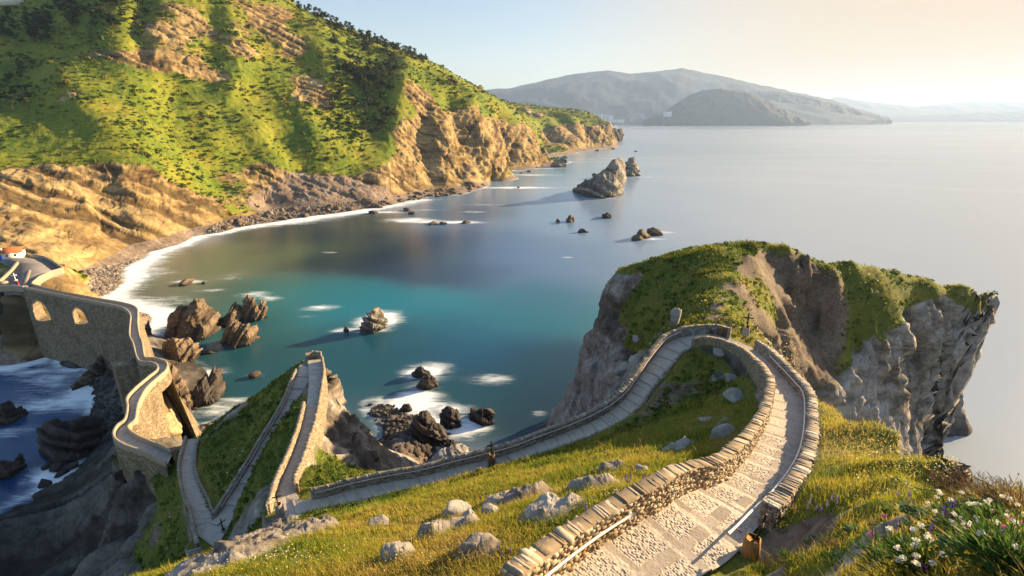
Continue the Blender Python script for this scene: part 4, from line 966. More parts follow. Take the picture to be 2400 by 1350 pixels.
print('walls %.1fs' % (time.time() - T0))

# ---- handrails
M_RAIL = plain('painted_rail', (0.70, 0.60, 0.56), 0.35, 0.0, 0.06, 3, 0, 0.5)
M_IRON = plain('dark_iron', (0.035, 0.028, 0.024), 0.6, 0.6, 0.3, 8)
def handrail(label, leg, side, k0, k1, h, r, inset=0.10, every=3.0):
    l, o_ = edge(leg, side, k0, k1, 0.3); line = l - o_ * inset + UPV * h
    for _ in range(6): line[1:-1] = 0.5 * line[1:-1] + 0.25 * (line[:-2] + line[2:])
    root = empty('handrail', tuple(line[0])); tag(root, label, 'handrail')
    tube_obj('rail', line, r, M_RAIL, root)
    for k in range(2, len(line), max(2, int(every / 0.3))):
        tube_obj('bracket', np.array([line[k] - UPV * r, line[k] - UPV * 0.09, line[k] - UPV * 0.10 + o_[k] * (inset + 0.06)]), r * 0.5, M_IRON, root, 6)
handrail('pale handrail on the long wall beside the cobbles, cut off at the picture edge', 'upper', 'L', 0, 2.35, 0.62, 0.034)
handrail('curving pale handrail on the outer cobbled path wall, ending by the timber block', 'upper', 'R', 3.0, 11.7, 0.66, 0.036)
handrail('long pale handrail on the bay side wall of the stair flight', 'upper', 'R', 16.2, 30.3, 0.78, 0.032)
handrail('thin pale handrail on the narrow descending ramp below the spur lookout', 'spur_down', 'R', 0.9, 7.3, 0.65, 0.03)

# ------------------------------------------------------------------ causeway with its arches
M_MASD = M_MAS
def causeway():
    root = empty('causeway_bridge', tuple(at_drop(200., 706., 54.6)))
    tag(root, 'old stone causeway bridge with two arches zigzagging from the mainland plaza to the islet', 'bridge')
    o0 = np.array(root.location)
    p = PATHS['causeway']; L, Rr = p['L'].copy(), p['R'].copy()
    O = L - Rr; O[:, 2] = 0; O /= np.linalg.norm(O, axis=1)[:, None]
    for _ in range(3): O[1:-1] = 0.5 * O[1:-1] + 0.25 * (O[:-2] + O[2:])
    O /= np.linalg.norm(O, axis=1)[:, None]
    n = len(L); s = p['s']
    sA = sect_s('causeway', 12.5)
    footz = np.where(s > sA, 3.0, 0)
    def foot(side):
        E = (L if side > 0 else Rr) + O * side * 2.5
        z = np.maximum(islet.h(E[:, 0], E[:, 1]), main.h(E[:, 0], E[:, 1])) - 2.0
        z = np.clip(z, -1.5, L[:, 2] - 1.2)
        return np.where((s < sA - 4) & (side < 0), np.maximum(z, L[:, 2] - 2.6), z)
    def wall_side(side, holes):
        E = (L if side > 0 else Rr) + O * side * 0.40
        fz = foot(side); rows = 14
        batter = np.where(side > 0, 0.06, np.interp(s, [0, sA - 6, sA + 2, sA + 18, sA + 26], [0.05, 0.05, 0.30, 0.30, 0.06]))
        G = np.zeros((n, rows, 3))
        for j in range(rows):
            f = j / (rows - 1); z = L[:, 2] * (1 - f) + fz * f
            G[:, j] = E + O * side * ((L[:, 2] - z) * batter)[:, None]; G[:, j, 2] = z
        G += (O * side)[:, None] * (0.14 * fbm(G / 1.6, 4))[..., None]
        return G
    arches = []
    for (u, vt, ub, vb, wpx) in ((85, 704, 97, 752, 27), (178, 721, 189, 760, 25)):
        k = int(np.argmin(np.abs(1200 + FPX * L[:, 0] / (L[:, 1] * CP - (L[:, 2] - CAMH) * SP) - (u - 1)) + 100 * (s < sect_s('causeway', 19.5))))
        dpt = np.linalg.norm(L[k, :2]); w = 1.75 * wpx * dpt / FPX
        # heights on the vertical face
        yy = L[k, 1]; f = lambda v: (lambda a, y, z: CAMH + z * yy / y)(*ray(u, v))
        arches.append((s[k], w / 2, f(vb), f(vt)))
    Gn, Gf = wall_side(1, True), wall_side(-1, True)
    co, fs = [], []; cnt = 0
    def addg(G):
        nonlocal cnt
        a, b_ = G.shape[:2]; co.append(G.reshape(-1, 3)); fs.append(grid_faces(a, b_) + cnt); cnt += a * b_
    cuts = sorted(arches); bounds = []; prev = 0
    def at_s(G, q, z):   # point on a wall side at arc position q and height z
        P_ = np.stack([[np.interp(q, s, G[:, j, c]) for c in range(3)] for j in range(G.shape[1])])
        return np.array([np.interp(-z, -P_[:, 2], P_[:, c]) for c in (0, 1)] + [z])
    for (sc_, hw, z0, z1) in cuts:
        bounds.append((prev, sc_ - hw)); prev = sc_ + hw
    bounds.append((prev, s[-1]))
    for G in (Gn, Gf):
        for a, b_ in bounds:
            qs = np.unique(np.concatenate([[a, b_], s[(s > a) & (s < b_)]]))
            addg(np.stack([[[np.interp(q, s, G[:, j, c]) for c in range(3)] for j in range(G.shape[1])] for q in qs]))
        for (sc_, hw, z0, z1) in cuts:
            qs = np.linspace(sc_ - hw, sc_ + hw, 15)
            spring = z1 - hw
            tops = spring + np.sqrt(np.maximum(hw ** 2 - (qs - sc_) ** 2, 0))
            up, lo = [], []
            for q, zt in zip(qs, tops):
                zd = np.interp(q, s, G[:, 0, 2]); zf = np.interp(q, s, G[:, -1, 2])
                up.append([at_s(G, q, z) for z in np.linspace(zd, zt, 5)])
                lo.append([at_s(G, q, z) for z in np.linspace(z0, min(zf, z0 - 0.5), 5)])
            addg(np.array(up)); addg(np.array(lo))
    for (sc_, hw, z0, z1) in cuts:      # reveals: jambs, soffit and sill through the wall
        spring = z1 - hw
        ring = [(sc_ - hw, z) for z in np.linspace(z0, spring, 6)] + [(sc_ - hw * math.cos(a), spring + hw * math.sin(a)) for a in np.linspace(0.15, math.pi - 0.15, 14)] + [(sc_ + hw, z) for z in np.linspace(spring, z0, 6)] + [(q, z0) for q in np.linspace(sc_ + hw, sc_ - hw, 6)[1:]]
        near = np.array([at_s(Gn, q, z) for q, z in ring]); fa = np.array([at_s(Gf, q, z) for q, z in ring])
        addg(np.stack([near * (1 - f) + fa * f for f in np.linspace(0, 1, 5)], 1))
    C = np.concatenate(co) - o0
    for (sc_, hw, z0, z1) in cuts:
        vs = Stones()
        spring = z1 - hw
        for a in np.linspace(0.05, math.pi - 0.05, 13):
            q_ = sc_ - (hw + 0.22) * math.cos(a); z_ = spring + (hw + 0.22) * math.sin(a); k_ = int(np.argmin(np.abs(s - q_)))
            tn = (L[min(k_ + 1, n - 1)] - L[k_ - 1]); tn[2] = 0; tn /= np.linalg.norm(tn)
            rad = -math.cos(a) * tn + math.sin(a) * UPV; tg = math.sin(a) * tn + math.cos(a) * UPV
            vs.add([at_s(Gn, q_, z_) + O[k_] * 0.03 - o0], [rad], [tg], [O[k_]], [(0.30, hw * 0.115, 0.10)], 0.12, 0.05)
        vs.build('arch_ring', M_PARA, root, False)
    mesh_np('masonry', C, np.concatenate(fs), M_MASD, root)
    for side, nm in ((1, 'L'), (-1, 'R')):
        E = (L if side > 0 else Rr); m = len(E)
        hv = 0.85 * (1 + 0.10 * fbm(E / 2.5, 3))
        G = np.stack([E + UPV * -0.1, E + O * side * 0.02 + UPV * (hv - 0.06)[:, None], E + O * side * 0.10 + UPV * hv[:, None], E + O * side * 0.34 + UPV * hv[:, None], E + O * side * 0.42 + UPV * (hv - 0.07)[:, None], E + O * side * 0.43 + UPV * -0.3], 1)
        G = G + 0.03 * fbm(G / 0.7, 3)[..., None]
        mesh_np('parapet', G.reshape(-1, 3) - o0, [grid_faces(m, 6), np.array([[0, 1, 2, 3, 4, 5], list(np.arange(6)[::-1] + (m - 1) * 6)])], M_PARA, root)
    return root
M_PARA = stone_mat('parapet_stone', [(0.1, (0.30, 0.235, 0.165)), (0.5, (0.38, 0.31, 0.23)), (0.9, (0.45, 0.39, 0.31))], (0.48, 0.43, 0.36), 0.4)
causeway()
# supporting block under the kink of the causeway
def block(name, pts_top, z0, z1, mat, label, cat):
    top = np.array(pts_top, float); n = len(top); sub = 10
    ring = np.concatenate([np.linspace(top[k], top[(k + 1) % n], sub, endpoint=False) for k in range(n)])
    rows = np.linspace(z1, z0, 12); cen = ring.mean(0)
    G = np.zeros((len(rows), len(ring), 3))
    for j, z in enumerate(rows): G[j, :, :2] = cen[:2] + (ring[:, :2] - cen[:2]) * (1 + 0.012 * (z1 - z)); G[j, :, 2] = z
    G[1:] += 0.12 * fbm(G[1:] / 1.5, 3)[..., None]
    co = G.reshape(-1, 3); o0 = np.array([cen[0], cen[1], z0])
    ob = mesh_np(name, co - o0, [grid_faces(len(rows), len(ring), True), np.arange(len(ring))[None]], mat, None, smooth=False); ob.location = o0
    return tag(ob, label, cat)
c0 = at_drop(np.array([322, 262, 272, 334.]), np.array([846, 856, 872, 862.]), 55.5)
block('support_pier', c0[:, :2], 3.0, 25.5, M_MAS, 'square masonry pier standing on the shingle under the kink of the causeway', 'pier')

# ------------------------------------------------------------------ plaza, hut and its walls
t = NT('plaza_asphalt'); p_ = t.pos(); f = t.noise(p_, 0.3, 5); f2 = t.noise(p_, 4, 4)
M_PLAZA = t.done(t.ramp(t.math('ADD', t.math('MULTIPLY', f, 0.7), t.math('MULTIPLY', f2, 0.3)), [(0.35, (0.13, 0.12, 0.12)), (0.65, (0.21, 0.195, 0.19))]), 0.85, t.bump(f2, 0.3, 0.03), 0.25)
PZ = 25.45
pp = np.array([(58,675),(72,668),(92,652),(118,640),(144,632),(122,618),(106,608),(62,601),(48,598),(20,604),(-60,596),(-60,606),(12,612),(32,622),(46,618),(2,668),(4,673),(30,672)], float)
poly = at_z(pp[:, 0], pp[:, 1], PZ)
bm_n = len(poly)
me = mesh_np('plaza', np.concatenate([poly, poly - (0, 0, 3.0)]), [np.arange(bm_n)[None], np.array([[k, k + bm_n, (k + 1) % bm_n + bm_n, (k + 1) % bm_n] for k in range(bm_n)])], M_PLAZA, smooth=False)
tag(me, kind='structure')
def poly_wall(label, px, h, th, z=PZ, mat=None, name='stone_wall', cat='stone wall', drop=1.5):
    a = np.array(px, float); P_ = at_z(a[:, 0], a[:, 1], z); l, s_ = resample(P_, 0.5)
    tn = np.gradient(l, axis=0); tn[:, 2] = 0; tn /= np.linalg.norm(tn, axis=1)[:, None]; o_ = np.stack([-tn[:, 1], tn[:, 0], 0 * tn[:, 0]], 1)
    n = len(l); hv = h * (1 + 0.06 * fbm(l / 1.5, 3))
    G = np.stack([l - UPV * drop, l + UPV * (hv - 0.08)[:, None], l + o_ * 0.08 + UPV * hv[:, None], l + o_ * (th - 0.08) + UPV * hv[:, None], l + o_ * th + UPV * (hv - 0.08)[:, None], l + o_ * th - UPV * drop], 1)
    G = G + 0.04 * fbm(G / 0.8, 3)[..., None]; o0 = l[n // 2]
    ob = mesh_np(name, G.reshape(-1, 3) - o0, [grid_faces(n, 6), np.array([[0, 1, 2, 3, 4, 5], list(np.arange(6)[::-1] + (n - 1) * 6)])], mat or M_PARA)
    ob.location = o0; return tag(ob, label, cat)
poly_wall('curving low wall round the plaza beside the layered yellow cliff', [(62,597),(72,600),(102,605),(122,615),(146,632)], 0.9, 0.5)
poly_wall('low wall from the plaza corner back down to the mouth of the causeway', [(146,632),(118,640),(92,652),(74,667)], 0.9, 0.5)
poly_wall('pale double rail wall slanting across the west side of the plaza', [(-6,668),(10,655),(30,636),(45,617)], 0.8, 0.9)
poly_wall('low wall at the near edge of the plaza above the dark strata', [(-40,676),(0,674),(30,673),(54,676)], 0.7, 0.5)
poly_wall('narrow pale kerb island in the middle of the plaza', [(63,668),(68,650),(73,634)], 0.22, 1.0, drop=0.3)

M_WHITE = plain('limewashed_wall', (0.80, 0.78, 0.74), 0.8, 0, 0.06, 3)
M_BLUE = plain('blue_paint', (0.03, 0.07, 0.42), 0.5, 0, 0.1)
M_TILE = None
t = NT('roof_tiles'); w = t.n('TexWave', wave_type='BANDS', bands_direction='X'); w.inputs['Scale'].default_value = 2.2; t.t.links.new(t.obj(), w.inputs['Vector']); nn = t.noise(t.obj(), 2, 4)
M_TILE = t.done(t.mix(t.math('MULTIPLY', nn, 0.6), (0.55, 0.17, 0.06), (0.40, 0.13, 0.05)), 0.8, t.bump(w.outputs['Fac'], 0.6, 0.08), 0.2)
M_GLASS = plain('dark_pane', (0.03, 0.04, 0.05), 0.15, 0, 0.1, 3, 0, 0.5)

def boxm(cx, cy, cz, sx, sy, sz):
    v = np.array([(x, y, z) for x in (-.5, .5) for y in (-.5, .5) for z in (-.5, .5)]) * (sx, sy, sz) + (cx, cy, cz)
    return v, np.array([(0, 1, 3, 2), (4, 6, 7, 5), (0, 4, 5, 1), (2, 3, 7, 6), (0, 2, 6, 4), (1, 5, 7, 3)])
def boxes(name, lst, mat, parent=None, smooth=False):
    co, f, k = [], [], 0
    for b_ in lst:
        v, q = boxm(*b_); co.append(v); f.append(q + k); k += 8
    ob = mesh_np(name, np.concatenate(co), np.concatenate(f), mat, parent, smooth=smooth)
    bv = ob.modifiers.new('bevel', 'BEVEL'); bv.width = min(min(b_[3:]) for b_ in lst) * 0.08; bv.segments = 1
    return ob
def gable(name, sx, sy, z0, rise, mat, parent, over=0.4, th=0.18):
    x = sx / 2 + over; y = sy / 2 + over
    v = [(-x, -y, z0 - over * rise / (sy / 2)), (x, -y, z0 - over * rise / (sy / 2)), (x, 0, z0 + rise), (-x, 0, z0 + rise), (-x, y, z0 - over * rise / (sy / 2)), (x, y, z0 - over * rise / (sy / 2))]
    v = np.array(v + [(a, b_, c + th) for a, b_, c in v])
    f = np.array([(0, 3, 2, 1), (3, 4, 5, 2), (6, 7, 8, 9), (9, 8, 11, 10), (0, 1, 7, 6), (4, 10, 11, 5), (1, 2, 8, 7), (2, 5, 11, 8), (0, 6, 9, 3), (3, 9, 10, 4)])
    return mesh_np(name, v, f, mat, parent, smooth=False)
def house(label, loc, rz, sx, sy, h, rise, wall, roof, cat='house', group=None, chimney=False, door=M_BLUE, nwin=2, storeys=1, name='house'):
    root = empty(name, tuple(loc), rz); tag(root, label, cat, group)
    v, f = boxm(0, 0, h / 2 - 0.5, sx, sy, h + 1); v = np.concatenate([v, [(-sx / 2, 0, h + rise), (sx / 2, 0, h + rise)]])
    mesh_np('wall', v, [f, np.array([[1, 3, 8], [5, 9, 7]]), np.array([[1, 8, 9, 5], [3, 7, 9, 8]])], wall, root, smooth=False)
    rf = gable('roof', sx, sy, h + 0.03, rise, roof, root)
    if chimney: boxes('chimney', [(-sx * 0.32, -sy * 0.18, h + rise * 0.8, 0.5, 0.5, 1.2)], M_WHITE, rf)
    boxes('door', [(-sx * 0.38, -sy / 2 - 0.03, 1.0, 0.9, 0.08, 2.0)], door, root)
    for st in range(storeys):
        for k in range(nwin):
            w_ = boxes('window', [(-sx * 0.12 + sx * 0.5 * k / max(1, nwin - 0.5), -sy / 2 - 0.03, 1.5 + st * 2.8, 0.9, 0.08, 1.0)], M_WHITE, root)
            boxes('pane', [(-sx * 0.12 + sx * 0.5 * k / max(1, nwin - 0.5), -sy / 2 - 0.05, 1.5 + st * 2.8, 0.7, 0.09, 0.8)], M_GLASS, w_)
    return root
hl = at_z(30., 604., PZ)
hut = house('small white hut with a blue end and orange tiled roof on the plaza', hl, R(32), 7.6, 5.0, 2.7, 1.5, M_WHITE, M_TILE, 'hut', None, True, name='tiled_hut')
boxes('gable_panel', [(-3.83, 0, 1.35, 0.08, 4.6, 2.6)], M_BLUE, hut)
boxes('shutter', [(-3.9, -0.9, 1.2, 0.06, 1.1, 1.8)], M_WHITE, hut)
# white cross monument and a dark red bollard on the plaza
mc = at_z(37., 658., PZ); root = empty('cross_monument', tuple(mc), R(35)); tag(root, 'little white cross standing on the open plaza', 'monument')
boxes('plinth', [(0, 0, 0.15, 0.9, 0.9, 0.3)], M_WHITE, root); boxes('cross', [(0, 0, 1.55, 0.28, 0.28, 2.5), (0, 0, 2.0, 1.5, 0.27, 0.28)], M_WHITE, root)
M_RED = plain('dark_red_paint', (0.22, 0.02, 0.025), 0.5)
mc = at_z(42., 667., PZ)
def lathe(prof, seg=16):
    th = np.linspace(0, 2 * np.pi, seg, endpoint=False); pr = np.array(prof, float)
    co = np.stack([pr[:, None, 0] * np.cos(th), pr[:, None, 0] * np.sin(th), np.repeat(pr[:, 1:2], seg, 1)], -1)
    return co.reshape(-1, 3), grid_faces(len(pr), seg, True)
v, f = lathe([(0.0, 1.25), (0.3, 1.22), (0.42, 1.0), (0.42, 0.85), (0.30, 0.8), (0.34, 0.3), (0.5, 0.2), (0.5, -0.1)])
ob = mesh_np('bollard', v, f, M_RED); ob.location = mc; tag(ob, 'dark red round topped bollard beside the white cross on the plaza', 'bollard')
v, f = lathe([(0.0, 1.0), (0.7, 0.95), (1.2, 0.7), (1.35, 0.3), (1.2, -0.2)], 18)
ob = mesh_np('round_planter', v * (1, 1, .8), f, M_PARA); ob.location = at_z(8., 664., PZ); tag(ob, 'round pale stone mound at the west corner of the plaza', 'stone mound')

# ------------------------------------------------------------------ gate, plaque, crosses, sign
gp = at_drop(np.array([1680, 1708.]), np.array([785, 794.]), 20.6); gx = gp[1] - gp[0]; gw = float(np.linalg.norm(gx[:2])); ga = math.atan2(gx[1], gx[0])
groot = empty('metal_gate', tuple(gp[0]), ga); tag(groot, 'closed dark metal gate with rusty mesh in the outer wall above the bend', 'gate')
H_ = 1.05
boxes('frame', [(0.03, 0, H_ / 2, 0.07, 0.06, H_), (gw - 0.03, 0, H_ / 2, 0.07, 0.06, H_), (gw / 2, 0, H_ - 0.03, gw - 0.14, 0.05, 0.06), (gw / 2, 0, 0.06, gw - 0.14, 0.05, 0.06), (gw / 2, 0, H_ / 2, 0.05, 0.05, H_ - 0.14)], M_IRON, groot)
M_RUST = plain('rusty_mesh', (0.16, 0.085, 0.03), 0.8, 0.3, 0.5, 20)
bars = [(0.1 + k * (gw - 0.2) / 15, 0.0, H_ / 2, 0.022, 0.02, H_ - 0.16) for k in range(16)] + [(gw / 2, 0.022, 0.15 + k * 0.13, gw - 0.16, 0.018, 0.022) for k in range(7)]
boxes('grille', bars, M_RUST, groot)
for q, lab in ((gp[0], 'post'), (gp[1], 'post')): boxes('post', [((0.0 if q is gp[0] else gw), 0.0, 0.6, 0.1, 0.1, 1.25)], M_IRON, groot)
pq = at_drop(1667., 778., 20.5); ob = boxes('wall_plaque', [(0, 0, 0, 0.42, 0.05, 0.42)], plain('plaque_bronze', (0.10, 0.05, 0.035), 0.5, 0.4)); ob.location = pq + np.array([0.0, -0.02, 0.05]); ob.rotation_euler = (0, 0, ga + 0.1); tag(ob, 'square dark bronze plaque on the wall beside the metal gate', 'plaque')

M_WOOD = None
t = NT('weathered_timber'); o2 = t.obj(); w = t.noise(t.scale(o2, (9, 9, 1.2)), 2.0, 5, 0.6)
M_WOOD = t.done(t.ramp(w, [(0.3, (0.16, 0.08, 0.025)), (0.55, (0.33, 0.18, 0.06)), (0.8, (0.45, 0.28, 0.11))]), 0.75, t.bump(w, 0.5, 0.02), 0.25)
M_WOODD = plain('dark_brown_stone', (0.13, 0.085, 0.045), 0.9, 0, 0.35, 4, 0.4)
def wayside_cross(loc, rz, bw, bh, ch, label, wood=True, lean=(0, 0), name='wayside_cross'):
    root = empty(name, tuple(loc), rz); tag(root, label, 'cross')
    a, b_ = bw / 2, bw * 0.36
    ring = [(-a, -a * .8), (-a * .5, -a), (a * .6, -a), (a, -a * .5), (a, a * .7), (a * .5, a), (-a * .6, a), (-a, a * .5)]
    v = np.array([(x, y, -0.15) for x, y in ring] + [(x * .97, y * .97, bh * .5) for x, y in ring] + [(x * .82 + .02, y * .82, bh * .97) for x, y in ring] + [(x * .70 + .02, y * .70, bh) for x, y in ring])
    mesh_np('base_block', v, [grid_faces(4, 8, True), np.arange(24, 32)[None]], M_WOODD if wood == 'dark' else (M_WOOD if wood else M_WALLG), root, attrs=dict(tint=np.full(32, 0.6)), smooth=False)
    cr = boxes('cross', [(0, 0, bh + ch / 2 - 0.02, ch * 0.075, ch * 0.06, ch), (0, 0, bh + ch * 0.66, ch * 0.62, ch * 0.055, ch * 0.075)], M_IRON, root)
    cr.rotation_euler = (lean[0], lean[1], 0)
    return root
def on_islet(u, v, up=0.0):
    q = hit(islet, u, v); q[2] += up; return q
_l, _o = edge('upper', 'R', 3.15, 3.6, 0.2); q = _l[len(_l) // 2] + _o[len(_l) // 2] * 0.34 + np.array([0, 0, -0.04]); wayside_cross(q, R(60), 0.44, 0.62, 0.85, 'iron cross on a golden timber block beside the end of the curving handrail', lean=(0.12, 0.05))
v, f = lathe([(0.0, 0.03), (0.28, 0.02), (0.38, -0.02), (0.46, -0.25)], 14); v = v * (1, .9, 1) + 0.05 * fbm(v * 3, 3)[:, None]
ob = mesh_np('footing_slab', v, f, M_SLAB, attrs=dict(tint=np.full(len(v), 0.3))); ob.location = q - np.array([0, 0, 0.02]); tag(ob, 'rough mortar footing round the golden timber cross block', 'footing')
q = at_drop(1152., 1093., 27.7); wayside_cross(q, R(20), 0.62, 1.3, 1.25, 'iron cross on a tall brown post halfway along the long stair flight', wood='dark')
q = at_drop(656., 1206., 31.5); wayside_cross(q, R(25), 0.62, 1.1, 1.15, 'iron cross on a stone post at the hairpin landing left of the stair flight', wood=False)
q = at_drop(524., 1246., 43.8); wayside_cross(q, R(60), 0.5, 0.3, 1.5, 'iron cross with a buried base at the bottom landing of the ramps', wood=False)
q = at_drop(1748., 782., 19.4); wayside_cross(q, R(-20), 0.6, 0.65, 1.5, 'iron cross on a pale block just beyond the wall, right of the metal gate', wood=False)
M_PLANK = plain('grey_plank', (0.42, 0.42, 0.40), 0.8, 0, 0.2, 5)
q = at_depth(455., 1296., 52.5); root = empty('plank_sign', tuple(q), R(25)); tag(root, 'pale plank sign on a thin post in the weeds under the lowest ramp', 'sign')
boxes('board', [(0, 0, 0.35, 1.5, 0.06, 0.28), (0, 0, 0.02, 1.5, 0.06, 0.28)], M_PLANK, root); boxes('post', [(-0.7, 0.05, -0.6, 0.09, 0.05, 2.6)], M_PLANK, root)
q = at_depth(373., 1099., 79.5); tb = np.array([(-0.5, 0, 0.5), (-0.2, 0.0, 0.5), (0.1, 0, 0.3), (0.25, 0, -0.2), (0.4, 0, -0.8)]); co, f, cp = tube(tb, 0.09, 8)
ob = mesh_np('drain_pipe', co, [f] + cp, M_WHITE); ob.location = q; tag(ob, 'short white drain pipe sticking out below the platform wall', 'pipe')

# ------------------------------------------------------------------ rocks in the sea and on the shore
def rock_mat(name, cols, strata, sc, moss=0.0, wetz=2.5):
    t = NT(name); p = t.pos(); mid = t.noise(p, 0.5 * sc, 6, 0.65); fine = t.noise(p, 3.0 * sc, 5, 0.7); ly = t.noise(t.rot(p, *strata), 1.0, 4, 0.65)
    c = t.ramp(t.math('ADD', t.math('MULTIPLY', ly, 0.55), t.math('MULTIPLY', mid, 0.45)), cols)
    bed = t.attr('bed'); c = t.mix(t.math('MULTIPLY', t.step(bed, -0.05, -0.6), 0.6), c, tuple(x * 0.5 for x in cols[0][1])); c = t.mix(t.math('MULTIPLY', t.step(bed, 0.1, 0.7), 0.25), c, cols[-1][1])
    c = t.mix(t.math('MULTIPLY', t.step(fine, 0.57, 0.70), 0.3), c, cols[-1][1])
    sx = t.n('SeparateXYZ'); t.t.links.new(p, sx.inputs[0])
    if wetz > 0:
        wet = t.step(t.math('ADD', sx.outputs[2], t.math('MULTIPLY', mid, 2.0)), wetz + 1.6, wetz * 0.35 + 0.6)
        c = t.mix(t.math('MULTIPLY', wet, 0.8), c, (0.022, 0.018, 0.015))
    if moss:
        g = t._geo; nz = t.n('SeparateXYZ'); t.t.links.new(g.outputs['Normal'], nz.inputs[0])
        c = t.mix(t.math('MULTIPLY', t.step(t.math('ADD', nz.outputs[2], t.math('MULTIPLY', t.math('SUBTRACT', mid, 0.5), 1.2)), 0.55, 0.8), t.math('MULTIPLY', t.step(sx.outputs[2], moss, moss * 1.5), 0.95)), c, (0.075, 0.11, 0.02))
    return t.done(c, 0.9, t.bump(t.math('ADD', t.math('ADD', mid, t.math('MULTIPLY', fine, 0.5)), ly), 0.9, 0.35 / sc), 0.25)
M_RKL = rock_mat('sea_stack_rock', [(0.34, (0.06, 0.05, 0.042)), (0.46, (0.17, 0.145, 0.12)), (0.56, (0.29, 0.255, 0.21)), (0.68, (0.42, 0.39, 0.34))], ((0.3, 0.5, 0), (0.08, 0.1, 0.3)), 0.25, 12.0, 2.5)
M_RKB = rock_mat('bedded_brown_rock', [(0.34, (0.035, 0.027, 0.02)), (0.46, (0.10, 0.072, 0.05)), (0.56, (0.18, 0.13, 0.085)), (0.68, (0.28, 0.21, 0.14))], ((0.25, 0.75, 0.2), (0.15, 0.25, 1.6)), 0.8, 0.0, 1.2)
M_RKD = rock_mat('dark_wet_rock', [(0.25, (0.02, 0.017, 0.015)), (0.5, (0.055, 0.045, 0.04)), (0.8, (0.13, 0.105, 0.085))], ((0.3, 0.6, 0.2), (0.2, 0.3, 1.0)), 0.9, 0.0, 1.0)
M_RKY = rock_mat('golden_rock', [(0.25, (0.17, 0.12, 0.06)), (0.5, (0.33, 0.25, 0.14)), (0.8, (0.46, 0.37, 0.24))], ((0.1, 1.1, 0.3), (0.2, 0.3, 1.4)), 0.9, 0.0, -50)
M_RKG = rock_mat('grey_outcrop_rock', [(0.25, (0.12, 0.105, 0.09)), (0.5, (0.28, 0.26, 0.235)), (0.8, (0.46, 0.44, 0.42))], ((0.4, 0.3, 0.2), (0.5, 0.6, 2.2)), 2.0, 0.0, -50)

def loft_rock(name, label, top, base, thick, mat, z0=0.0, bedn=(0.5, 0.2, 0.8), bedp=0.1, rough=1.0, seed=0, n=90, m=56, cat='rock', group=None, power=0.75, flip=0.5):
    """rock with a known outline: crest line given as seen, real footprint depth, broken into beds and facets"""
    top = np.array(top, float); base = np.array(base, float)
    u = np.linspace(top[0, 0], top[-1, 0], n); vt = np.interp(u, top[:, 0], top[:, 1]); vb = np.interp(u, base[:, 0], base[:, 1])
    vt = np.minimum(vt, vb - 0.5)
    B = at_z(u, vb, z0); W_ = np.linalg.norm(B[-1] - B[0])
    th = thick * W_ * (0.45 + 0.55 * np.sin(np.pi * np.clip((np.arange(n) + 0.5) / n, 0, 1)) ** 0.6)
    fw = np.stack([(u - 1200) / FPX, np.full(n, CP), 0 * u], 1); fw /= np.linalg.norm(fw, axis=1)[:, None]
    # crest sits a little behind the front foot
    D0 = B[:, 1] / (CP + SP * (675 - vb) / FPX)
    a, y, z = ray(u, vt); yc = (B + fw * (th * flip)[:, None])[:, 1]; h = CAMH + z * (yc / y) - z0
    h = np.maximum(h, 0.2)
    G = np.zeros((n, m, 3))
    for j, q in enumerate(np.linspace(0, np.pi, m)):
        c, s_ = math.cos(q), math.sin(q)
        off = th * (0.5 - 0.5 * np.sign(c) * abs(c) ** power) * (2 * flip if c > 0 else 1)
        off = th * flip * (1 - c) if c > 0 else th * (flip + (1 - flip) * (-c))
        zz = h * (s_ ** power) - (1.5 + 0.05 * h.max()) * (1 - s_) ** 6
        G[:, j] = B + fw * off[:, None]; G[:, j, 2] = z0 + zz
    N_ = normals_grid(G); S_ = W_ * 0.5 + h.max() * 0.5
    bdv = beds(G, bedn, max(S_ * bedp, 0.25), 0.12, S_, seed)
    am = rough * S_ * (0.036 * facet(G, (S_ * .24, S_ * .24, S_ * .42), seed + 11) + 0.014 * facet(G, (S_ * .08, S_ * .08, S_ * .14), seed + 12) + 0.085 * bdv + 0.03 * fbm(G / (S_ * .12) + seed, 4))
    cen = np.array([G[..., 0].mean(), G[..., 1].mean(), z0])
    out = G - cen; out[..., 2] *= 0.6; out /= np.linalg.norm(out, axis=-1, keepdims=True)
    G = G + out * am[..., None]
    ob = mesh_np(name, G.reshape(-1, 3) - cen, grid_faces(n, m), mat, attrs=dict(bed=bdv.ravel())); ob.location = cen
    return tag(ob, label, cat, group)

def ico(sub):
    import bmesh
    b_ = bmesh.new(); bmesh.ops.create_icosphere(b_, subdivisions=sub, radius=1.0)
    v = np.array([x.co[:] for x in b_.verts]); f = np.array([[w_.index for w_ in q.verts] for q in b_.faces]); b_.free(); return v, f
ICO = {k: ico(k) for k in (2, 3, 4)}
def boulder_mesh(name, seed, mat, sub=3, planes=13, flat=(1, 0.8, 0.65)):
    r_ = np.random.default_rng(seed); d, f = ICO[sub]
    nrm = r_.normal(size=(planes, 3)); nrm /= np.linalg.norm(nrm, axis=1)[:, None]; dist = r_.uniform(0.55, 1.0, planes)
    dt = np.maximum(d @ nrm.T, 1e-3); rr = np.minimum((dist / dt), 1.25).min(1)
    v = d * rr[:, None]; v = v * (1 + 0.10 * fbm(v * 2.2 + seed, 4)[:, None]); v *= np.array(flat)
    ob = mesh_np(name, v, f, mat, attrs=dict(tint=np.full(len(v), r_.uniform())))
    return ob
def boulder(name, label, loc, size, seed, mat, rot=0.0, sub=4, cat='rock', group=None, flat=(1, .8, .65), tilt=0.0):
    ob = boulder_mesh(name, seed, mat, sub, 13, flat); ob.location = loc; ob.scale = (size,) * 3 if np.isscalar(size) else size; ob.rotation_euler = (tilt, 0, rot)
    return tag(ob, label, cat, group)

